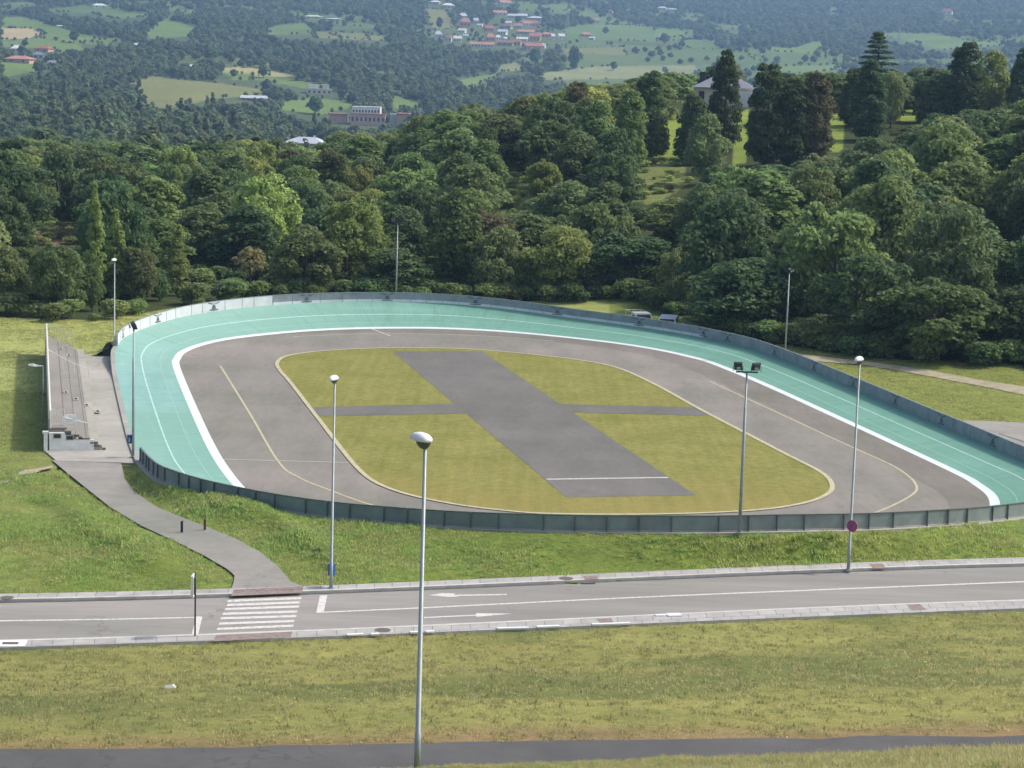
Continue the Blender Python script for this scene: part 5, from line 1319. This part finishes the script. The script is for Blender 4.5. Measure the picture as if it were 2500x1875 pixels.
vil = [
 (640,235,100,75,'w_white','r_white','white two part house at the upper left end of the village'), (665,330,125,110,'w_orange','r_pink','tall salmon coloured house in the upper left of the village'),
 (630,395,85,50,'w_white','r_white','white house below the tall salmon coloured house'), (340,462,85,85,'w_white','r_metal','leftmost white house of the village at the wood edge'),
 (465,500,80,80,'w_cream','r_pink','narrow cream and pink house second from the village left end'), (575,505,90,70,'w_cream','r_white','cream gabled house with a bright right side'),
 (672,447,62,35,'w_white','r_metal','low white house left of the dark village trees'), (845,322,62,36,'w_white','r_metal','small white roofed house above the red roofed one'),
 (792,290,55,70,'w_grey','r_metal','thin pale blue house right of the tall salmon one'), (950,382,105,72,'w_pink','r_red','house with a strong red roof in the village middle'),
 (1117,417,100,62,'w_white','r_metal','bright white house with a pale roof in the village centre'), (1185,300,72,46,'w_white','r_metal','white house above the tan one in the village'),
 (1165,350,125,66,'w_tan','r_brown','tan house with a brown roof above the village centre'), (1300,345,90,60,'w_cream','r_pink','cream house with pink roof at the upper village'),
 (1400,320,100,66,'w_white','r_pink','white gabled house in the upper right of the village'), (1480,322,95,72,'w_pink','r_red','reddish brown house at the upper right end of the village'),
 (965,508,105,100,'w_pink','r_pink','pink terraced house in the lower middle of the village'), (1058,482,62,60,'w_white','r_white','white block attached to the pink terraced house'),
 (1160,548,190,62,'w_tan','r_brown','long low brown roofed house at the lower village'), (1282,550,110,78,'w_pink','r_red','red gabled house beside the long brown roof'),
 (1400,412,175,52,'w_tan','r_pink','long pink roofed house right of the village centre'), (1507,492,125,95,'w_orange','r_pink','orange house with a pale round gable at the right of the village'),
 (1352,496,120,50,'w_cream','r_white','low cream house left of the orange gabled house'), (1640,450,110,62,'w_orange','r_pink','orange roofed house left of the two white cubes'),
 (1718,474,44,66,'w_white','r_white','narrow white cube house, left of the white pair'), (1820,474,72,66,'w_white','r_white','white cube house at the right end of the village, right of the white pair'),
 (1472,602,205,82,'w_pink','r_red','low red roofed house at the bottom right of the village'), (1603,582,48,58,'w_white','r_white','small white gable beside the low red roofed house'),
 (1145,477,40,30,'w_white','r_white','tiny white shed in the middle of the village'), (1085,188,150,60,'w_white','r_pink','white and orange manor on the terrace above the village'),
 (1240,218,110,50,'w_white','r_metal','white wing right of the manor above the village'), (1358,222,100,55,'w_grey','r_metal','glassy grey greenhouse above the village, left of the pair'),
 (1510,245,165,48,'w_grey','r_metal','long grey greenhouse above the village, right of the pair'), (1140,72,130,66,'w_cream','r_pink','beige house alone among trees far above the village'),
 (460,100,140,60,'w_cream','r_white','beige farm building above the olive field left of the village'), (305,50,110,45,'w_grey','r_white','pale grey farm building at the top edge above the village'),
 (2115,445,120,55,'w_orange','r_pink','orange farmhouse in the meadow right of the village'), (2190,480,60,40,'w_grey','r_metal','grey shed right of the orange farmhouse')]
random.seed(3)
for X_, Y_, W_, H_, wl, rf, lab in vil:
    a, b = v(X_, Y_); house(a, b, W_ * .2034, H_ * .2034, wl, rf, lab, hip=random.random() < .45, wins=2 if W_ < 90 else 3, group=None)
a, b = v(870, 572); house(a, b, 262 * .2034, 66 * .2034, 'w_white', 'r_pink', 'long white building with a row of dark windows below the village', wins=7, depth=.3, hip=False, rz=.02, name='long_building', cat='building')
q1 = lambda X, Y: (X * .4069, Y * .4069)
oth = [
 (95,318,62,45,'w_cream','r_white','cream house leftmost of the hamlet at the left edge'), (258,312,90,36,'w_pink','r_red','red roofed house of the left hamlet'),
 (225,352,62,40,'w_grey','r_slate','grey white house with a dark roof in the left hamlet'), (108,378,150,42,'w_pink','r_pink','long pink house with arches in the left hamlet'),
 (308,392,66,30,'w_white','r_slate','low white shed at the lower right of the left hamlet'), (590,48,80,26,'w_white','r_white','white house on top of the upper left meadow'),
 (820,285,50,26,'w_white','r_white','small white house at the foot of the wooded knoll'), (1145,412,30,24,'w_cream','r_white','tiny cream house glimpsed through the knoll trees'),
 (1880,108,95,16,'w_white','r_white','flat white house on the hill beside the tall mast'), (2000,122,80,14,'w_grey','r_metal','grey hill house right under the tall mast'),
 (355,162,36,12,'w_white','r_metal','tiny white shed in the upper left meadow'), (2082,572,36,16,'w_white','r_white','small white garage right of the terraced villa')]
for X_, Y_, W_, H_, wl, rf, lab in oth:
    a, b = q1(X_, Y_); house(a, b, W_ * .4069, H_ * .4069, wl, rf, lab, hip=True, wins=2)
# terraced white villa, long barn
a, b = q1(1910, 568); R = house(a, b, 150 * .4069, 34 * .4069, 'w_cream', 'r_white', 'white terraced villa in the valley meadow left of the school', wins=5, flat=True, rz=.15, name='villa', cat='villa', depth=.5)
kx = 1700 / F; MB().box(-9, -1, -4, 6, 5.2, 8.2).build('upper_floor', M_['w_white'], R); MB().box(3, 8, -4, 6, 5.0, 8.6).build('upper_floor', M_['w_cream'], R)
a, b = q1(1520, 608); house(a, b, 140 * .4069, 34 * .4069, 'w_tan', 'r_metal', 'long grey barn with a pale roof in front of the valley meadow', wins=5, hip=False, rz=-.08, name='barn', cat='barn', depth=.4)
# school complex: four blocks of one building
q2 = lambda X, Y: (800 + X * .4069, Y * .4069)
a, b = q2(240, 748); R = house(a, b, 205 * .4069, 66 * .4069, 'w_pink', 'r_pink', 'large pink and grey school building at the edge of the wood in the valley', d=1500, wins=8, flat=True, rz=.0, name='school_building', cat='building', depth=.35)
k = 1500 / F; u_ = .4069 * k
MB().box(-100*u_, 72*u_, -2, 12, 60*u_, 108*u_).build('upper_block', M_['w_white'], R)
for q in range(9):
    xx = (-92 + q * 18.5) * u_; MB().box(xx, xx + 10*u_, -2.1, -2.0, 74*u_, 88*u_).build('window', M_['glass'], R)
MB().box(130*u_, 172*u_, -3, 10, -3, 70*u_).build('stair_tower', M_['w_grey'], R); MB().box(175*u_, 245*u_, -6, 8, -3, 72*u_).build('side_wing', M_['w_orange'], R)
MB().box(-235*u_, -130*u_, 2, 14, -3, 58*u_).build('side_wing', M_['w_pink'], R); MB().box(-240*u_, -125*u_, .5, 15, 58*u_, 63*u_).build('roof', M_['r_pink'], R)
MB().box(172*u_, 250*u_, -7, 9, 72*u_, 77*u_).build('roof', M_['r_pink'], R)
# white roofed hall
a, b = q1(1835, 905); R = house(a, b, 240 * .4069, 78 * .4069, 'w_orange', 'r_metal', 'pale metal roofed hall with orange walls behind the wood at left centre', d=1100, wins=4, hip=True, rz=-.3, name='hall_building', cat='building', depth=.5)
for X_, Y_, W_, H_, wl, rf, lab in [(2010,58,50,18,'w_white','r_white','white house among trees on the far right hillside, left of a grey pair'), (2068,64,60,14,'w_grey','r_metal','grey barn next to a white house on the far hillside'),
                                    (1610,138,40,28,'w_cream','r_pink','small cream house above the meadow right of the village'), (1690,82,42,24,'w_grey','r_brown','small grey house high above the village right end')]:
    a, b = q2(X_, Y_); house(a, b, W_ * .4069, H_ * .4069, wl, rf, lab, wins=2)
a, b = 1600 + 1755 * .4069, 88 * .4069; house(a, b, 24, 14, 'w_white', 'r_red', 'white house with a red roof alone on the far right hillside', wins=2)
# slate roofed house on the near ridge
gx, gy = hx, hy; gz = Hs(gx, gy); R = empty('house', (gx, gy, gz), -.12, 'slate roofed white house on the ridge behind the pointed conifer', 'house')
zr_ = HC - (212 - 175) / F * gy - gz; hw = 5.2; zt = HC - (182 - 175) / F * gy - gz
MB().box(-hw, hw, -4.5, 4.5, -1, zr_).build('wall', M_['w_cream'], R)
rf = MB().add([(-hw-.6, -5.1, zr_), (hw+.6, -5.1, zr_), (hw+.6, 5.1, zr_), (-hw-.6, 5.1, zr_), (-1.6, 0, zt), (1.6, 0, zt)], [(0,1,5,4), (2,3,4,5), (1,2,5), (3,0,4), (3,2,1,0)]).build('roof', M_['r_slate'], R)
MB().box(-4.6, -3.6, -.6, .5, zr_ + .4, zt + .5).build('chimney', M_['dark'], rf)
MB().box(hw - 2.4, hw + 1.6, -7.2, -4.6, -1, zr_ - .6).build('side_wing', M_['w_white'], R)
for xx in (-4, -1.5, 1, 3.6): MB().box(xx - .5, xx + .5, -4.56, -4.51, zr_ - 2.1, zr_ - .7).build('window', M_['glass'], R)
# pale garden wall in front of the lawn
for (x0, x1, yy, lab) in ((40, 66, 374, 'low pale garden wall along the ridge lawn right of the slate roofed house'), (14, 24.5, 381, 'grey garden wall left of the slate roofed house')):
    m = MB(); n = 14
    for q in range(n):
        a = x0 + (x1 - x0) * q / n; b = x0 + (x1 - x0) * (q + 1) / n; zz = Hs((a + b) / 2, yy); m.box(a, b - .03, yy, yy + .3, zz - 1, zz + 1.1)
    o = empty('garden_wall', (x0, yy, Hs(x0, yy)), 0, lab, 'wall'); m.V = [(p[0] - x0, p[1] - yy, p[2] - Hs(x0, yy)) for p in m.V]; m.build('wall', M_['w_tan'], o)
    MB().box(-.1, x1 - x0, -.08, .38, 1.1, 1.22).build('coping', M_['w_cream'], o)
# pylons and the mast
def pylon(px, pb, pt, lab, mast=False, d=None):
    g = hit(px, pb, 900); 
    if g is None: return
    h = top_h2(g, pt); R = empty('mast' if mast else 'power_pylon', tuple(g), .3, lab, 'mast' if mast else 'pylon'); m = MB(); b = h * (.02 if mast else .09)
    for sx in (-1, 1):
        for sy in (-1, 1): m.tube([(sx*b, sy*b, 0), (sx*b*.2, sy*b*.2, h)], h * .008 + .12, 4)
    for q in range(8):
        z0, z1_ = h*q/8, h*(q+1)/8; f0, f1 = b*(1-.8*q/8), b*(1-.8*(q+1)/8)
        for s in (-1, 1): m.tube([(-s*f0, -f0, z0), (s*f1, -f1, z1_)], .12, 3); m.tube([(-s*f0, f0, z0), (s*f1, f1, z1_)], .12, 3)
    m.build('lattice', M_['galv'], R)
    if not mast:
        for zz, l in ((.72, .16), (.84, .20), (.95, .14)): MB().tube([(-h*l, 0, h*zz), (h*l, 0, h*zz)], .22, 4).build('cross_arm', M_['galv'], R)
pylon(813, 48, 26, 'thin tall mast on the hill left of the village', True)
pylon(1776, 122, 82, 'lattice pylon above the slim conifer by the slate roof')
pylon(2194, 100, 68, 'lattice pylon standing on the bright green field at upper right')
pylon(2480, 108, 78, 'lattice pylon at the right end of the far bright field')
pylon(1384, 72, 30, 'lattice pylon right of the greenhouses above the village')
pylon(178, 15, -8, 'lattice pylon at the top edge above the left meadow')

hp = np.array(housepos)
N_ = 150000; uu = rng.uniform(-.34, .34, N_); yy = np.sqrt(rng.uniform(470.**2, 6000.**2, N_)); xx = uu * yy
spc = np.interp(yy, [470, 1500, 3000, 6000], [7.2, 8.4, 11.5, 19.]); keepp = rng.random(N_) < np.interp(yy, [470, 1500, 3000, 6000], [1., 1., 1., .6])
op = openness(xx, yy); inF = np.zeros(N_, bool)
for Q, c in fieldW:
    if c[0] != .11: inF |= pip(xx, yy, Q)
prob = np.where(op > .20, .05, np.where(op > .06, .32, 1.))
vc = np.array([(1230 - 1250) / F * 2800, 2790.]); vd = ((xx - vc[0]) / 130)**2 + ((yy - vc[1]) / 260)**2
prob = np.where(vd < 1, .6, prob); keepp &= (rng.random(N_) < prob) & ~inF
idk = np.where(keepp)[0]; G2d = {}; sel = []
for i in idk:
    s = spc[i]; a, b = int(xx[i] // 20), int(yy[i] // 20); okk = True
    for p_ in (a-1, a, a+1):
        for q_ in (b-1, b, b+1):
            for j in G2d.get((p_, q_), ()):
                if (xx[i]-xx[j])**2 + (yy[i]-yy[j])**2 < s * s * .62: okk = False; break
            if not okk: break
        if not okk: break
    if okk: G2d.setdefault((a, b), []).append(i); sel.append(i)
sel = np.array(sel); X2, Y2 = xx[sel], yy[sel]
gs0 = np.interp(Y2, [470, 2000, 6000], [1.0, 1.0, 1.45]); Zt2 = H(X2, Y2)
def projv(x, y, z):
    vx = np.stack([x, y, z - HC], 1); q = vx @ cf; return 1250 + F * (vx @ cr) / q, 937.5 - F * (vx @ cu) / q
inpoly = np.zeros(len(X2), bool)
for fr_ in (.35, .7, .98):
    tx, ty = projv(X2, Y2, Zt2 + 9.5 * gs0 * fr_)
    for P_, c in fields:
        if c[0] != .11: inpoly |= pip(tx, ty, np.array(P_))
inb = np.zeros(len(X2), bool)
hbox.append((800 + 0 * .4, 800 + 490 * .4069, 258, 302, 1490)); hbox.append((690, 812, 334, 372, 1090))
for fr_ in (.3, .6, .95):
    tx, ty = projv(X2, Y2, Zt2 + 9.5 * gs0 * fr_)
    for (a0, a1, b0, b1, dd_h) in hbox: inb |= (tx > a0) & (tx < a1) & (ty > b0) & (ty < b1) & (Y2 < dd_h)
kp = ~((inpoly & (rng.random(len(X2)) < .985)) | inb); X2, Y2 = X2[kp], Y2[kp]
near_h = np.zeros(len(X2), bool)
for (a, b, w_) in housepos: near_h |= (np.abs(X2 - a) < w_ * .75 + 4) & (Y2 < b + w_ * .5 + 3) & (Y2 > b - w_ * 1.3 - 16)
X2, Y2 = X2[~near_h], Y2[~near_h]
# hedges along the field edges
hx_, hy_ = [], []
for Q, c in fieldW:
    for i in range(len(Q)):
        a, b = Q[i], Q[(i+1) % len(Q)]; L = np.linalg.norm(b - a); n = max(1, int(L / 9))
        if rng.random() < .45: continue
        for q in range(n): p = a + (b - a) * q / n + rng.normal(size=2) * 2; hx_.append(p[0]); hy_.append(p[1])
nh = len(hx_); X3 = np.r_[X2, hx_]; Y3 = np.r_[Y2, hy_]
Z3 = H(X3, Y3) - .4
gs_ = np.interp(Y3, [470, 1400, 2600, 6000], [1.0, .85, .85, 1.4]); hsc = gs_ * rng.uniform(.75, 1.3, len(X3)); hsc[len(X2):] *= .36
inv = ((X3 - vc[0]) / 130)**2 + ((Y3 - vc[1]) / 260)**2 < 1; hsc[inv] *= .55
ix = rng.integers(0, 4, len(X3)); ix = np.where(rng.random(len(X3)) < np.where((X3 < -20) & (Y3 < 1500), .10, .03), 4, ix)
print('far trees', len(X3))
mid = Y3 < 1900
scatter('valley_woods', np.c_[X3, Y3, Z3][mid], np.c_[hsc, hsc, hsc * 1.05][mid], ix[mid], far_protos)
scatter('hillside_woods', np.c_[X3, Y3, Z3][~mid], np.c_[hsc, hsc, hsc * .95][~mid], ix[~mid], far_protos)
# single trees one can tell apart on the far fields
V, Q = crown_from(lobes_broad(8, 3.8, .6, 30, 1.4), 30, .9); ft = fast_mesh('crown', V, Q, M_['leaf_dark']); trf = mesh_only('trunk', trunk_mb(7, .25), M_['wood'])
for k, (px, pb, s, lab) in enumerate([(181, 104, 1.5, 'round dark tree at the right end of the left green meadow'), (76, 50, 1.2, 'dark tree on the upper edge of the left meadow'), (60, 115, .9, 'small round tree above the left hamlet'),
      (570, 190, .9, 'small round tree on the straw coloured field'), (643, 190, 1.3, 'larger round tree on the meadow under the straw field'), (770, 280, 1.6, 'round dark tree on the meadow left of the school'),
      (1073, 72, 1.3, 'conical tree at the foot of the olive field beside the village'), (1305, 158, 2.2, 'large round tree under the village centre'), (1478, 84, 1.3, 'oval tree in the meadow right of the village'),
      (1498, 172, 1.2, 'round tree in the pale field above the wood'), (1402, 168, 2.0, 'dark tall tree in the terraces under the village'), (1622, 108, 1.8, 'dark tree in the field strip at right of centre')]):
    g = hit(px, pb, 800); o = empty('field_tree', (g[0], g[1], g[2] - .2), k, lab, 'tree', 'single trees on the far fields'); o.scale = (s, s, s * (1.5 if 'conical' in lab or 'tall' in lab else 1)); link('crown', ft, o); link('trunk', trf, o)

# ------------------------------------------------------------------ low scrub at the wood edge
P = []
for q in range(1500):
    u = rng.uniform(-.29, .29); d = edge_d(u) + rng.uniform(-1., 26); x = u * d
    if u < -.118 and ((d < edge_d(u) + 14 and d > edge_d(u) + 3) or (d <= edge_d(u) + 3 and rng.random() < .35)): continue
    if ring_dist(x, d)[0][0] < 3: continue
    if abs(x - (1600 - 1250) / 5200 * 216) < 6 and 205 < d < 221.5: continue
    P.append((x, d, Hs(x, d) - .1))
P = np.array(P); sc_ = rng.uniform(.4, 1.2, len(P)) * np.where(P[:, 1] > 0, 1, 1); scatter('edge_scrub', P, np.c_[sc_, sc_, sc_ * .8], rng.integers(0, 3, len(P)), [PRO[('s0', m)][0] for m in ('leaf_mid', 'leaf_olive', 'leaf_dark')])
P = []
for Q, c in openW[:3]:
    mn, mx = Q.min(0), Q.max(0)
    for q in range(90):
        p = rng.uniform(mn, mx)
        if pip(np.array([p[0]]), np.array([p[1]]), Q)[0]: P.append((p[0], p[1], Hs(*p) - .1))
P = np.array(P); sc_ = rng.uniform(.25, .8, len(P)); scatter('slope_scrub', P, np.c_[sc_, sc_, sc_ * .6], rng.integers(0, 2, len(P)), [PRO[('s0', m)][0] for m in ('leaf_olive', 'leaf_yel')])

# ------------------------------------------------------------------ grass
def tuft(n, h, spread, mat, wd=.012):
    V = []; Q = []
    for k in range(n):
        a = rng.uniform(0, 6.28); r = spread * math.sqrt(rng.random()); x, y = r * math.cos(a), r * math.sin(a); hh = h * rng.uniform(.55, 1.2)
        lx, ly = rng.normal(size=2) * hh * .6; b = rng.uniform(0, 3.14); dx, dy = math.cos(b) * wd, math.sin(b) * wd; i = len(V)
        V += [(x - dx, y - dy, -.03), (x + dx, y + dy, -.03), (x + lx + dx * .3, y + ly + dy * .3, hh), (x + lx - dx * .3, y + ly - dy * .3, hh)]; Q.append((i, i+1, i+2, i+3))
    return fast_mesh('tuft', V, Q, M_[mat])
T_lush = [tuft(24, .12, .26, 'blade_lush', .022), tuft(20, .09, .28, 'blade', .022)]
T_short = [tuft(22, .075, .24, 'blade_mown', .018), tuft(20, .07, .22, 'blade_dry', .018)]
T_dry = [tuft(26, .30, .25, 'blade_dry', .016), tuft(26, .24, .25, 'blade', .016)]
def ground_pts(n, x0, x1, y0, y1, cond):
    x = rng.uniform(x0, x1, n); y = rng.uniform(y0, y1, n); m = cond(x, y); x, y = x[m], y[m]; return np.c_[x, y, H(x, y)]
def on_path(x, y):
    i = ((x[:, None] - PCEN[None, :, 0])**2 + (y[:, None] - PCEN[None, :, 1])**2).argmin(1); return np.hypot(x - PCEN[i, 0], y - PCEN[i, 1]) < PHW[i] + .12
fs_y = lambda x: np.interp(x, L_fs[:, 0], L_fs[:, 1]); ns_y = lambda x: np.interp(x, L_ns[:, 0], L_ns[:, 1])
def c_verge(x, y):
    rd, _ = ring_dist(x, y); s_, t_ = toST(x, y); return (y > fs_y(x) + .15) & (rd > .5) & ~on_path(x, y) & ~((t_ > -34.9) & (t_ < -28) & (s_ > -21) & (s_ < 31))
P = ground_pts(60000, -40, 36, 88, 128, c_verge); P = P[(P[:, 1] < 128)]
ix = np.where(vnoise(P[:, 0] / 2.2, P[:, 1] / 2.2) + rng.normal(size=len(P)) * .2 > 0, 0, 1); sc_ = rng.uniform(.6, 1.3, len(P)) * (1 + .5 * vnoise(P[:, 0] / 3, P[:, 1] / 3))
sc_ = sc_ * np.clip(1 + 1.1 * fbm(P[:, 0] / 4, P[:, 1] / 3, 2), .45, 1.7)
scatter('verge_grass', P, np.c_[sc_, sc_, sc_], ix, T_lush)
P = ground_pts(13000, -26, 28, 60, 100, lambda x, y: (y < ns_y(x) - .1) & (y > road_y(x, kP1) + .1)); sc_ = rng.uniform(.6, 1.3, len(P))
scatter('mown_slope_grass', P, np.c_[sc_, sc_, sc_], (rng.random(len(P)) < .5).astype(int), T_short)
P = ground_pts(26000, -22, 24, 44, 68, lambda x, y: (y < road_y(x, kP2) - .15)); sc_ = rng.uniform(.5, 1.1, len(P)) * np.interp(P[:, 0], [-5, 6, 14], [.2, .45, .8])
scatter('rough_foreground_grass', P, np.c_[sc_, sc_, sc_], rng.integers(0, 2, len(P)), T_dry)
P = ground_pts(42000, -62, -8, 122, 222, lambda x, y: c_verge(x, y) & (y < edge_d(x / y) + 1) & (np.abs(x / y) < .27)); sc_ = rng.uniform(.6, 1.2, len(P)) * np.clip(1 + 1.2 * fbm(P[:, 0] / 5, P[:, 1] / 5, 2), .4, 1.7)
scatter('back_field_grass', P, np.c_[sc_, sc_, sc_ * .9], rng.integers(0, 2, len(P)), [T_lush[1], T_short[1]])
P = ground_pts(24000, 18, 56, 118, 215, lambda x, y: c_verge(x, y) & (y < edge_d(x / y) + 1) & (np.abs(x / y) < .27) & ~((y < 152) & (x > 34 - .0 * y) & (y > 120) & (x > 31))); sc_ = rng.uniform(.5, 1.1, len(P))
scatter('right_field_grass', P, np.c_[sc_, sc_, sc_ * .8], rng.integers(0, 2, len(P)), [T_lush[1], T_short[0]])

def blossom():
    n = 14; P = np.c_[rng.normal(size=(n, 2)) * .22, rng.uniform(.22, .34, n)]; V, Q = quads(P, np.tile([0, 0, 1.], (n, 1)) + rng.normal(size=(n, 3)) * .3, .09); return fast_mesh('blossom', V, Q, M_['blade_dry'])
P = []
for (px, py, rx_, ry_) in ((100, 1365, 60, 18), (278, 1405, 30, 14), (60, 1390, 50, 20), (135, 1428, 20, 6), (240, 1360, 25, 20), (640, 1395, 20, 8)):
    for q in range(3):
        g = hit(px + rng.normal() * rx_ * .6, py + rng.normal() * ry_ * .6, 90)
        if g is not None and g[1] > YF(g[0]) + .3 and not on_path(np.array([g[0]]), np.array([g[1]]))[0]: P.append(g)
P = np.array(P); sc_ = rng.uniform(.6, 1.2, len(P)); scatter('wild_flowers', P, np.c_[sc_, sc_, sc_], np.zeros(len(P), int), [blossom()])
# ------------------------------------------------------------------ haze
hm = bpy.data.materials.new('air_haze'); hm.use_nodes = True; hn = hm.node_tree; hn.nodes.remove(hn.nodes['Principled BSDF'])
pv = hn.nodes.new('ShaderNodeVolumePrincipled'); pv.inputs['Color'].default_value = (.36, .57, .90, 1); pv.inputs['Density'].default_value = .00014; pv.inputs['Anisotropy'].default_value = .2
hn.links.new(pv.outputs[0], hn.nodes['Material Output'].inputs['Volume'])
try: hm.cycles.homogeneous_volume = True
except Exception: pass
zmax = float(Zt.max()) + 25; zmin = float(Zt.min()) - 4
hb = MB().box(-7400, 7400, -60, 6700, zmin, zmax).build('haze', hm); tag(hb, kind='stuff')
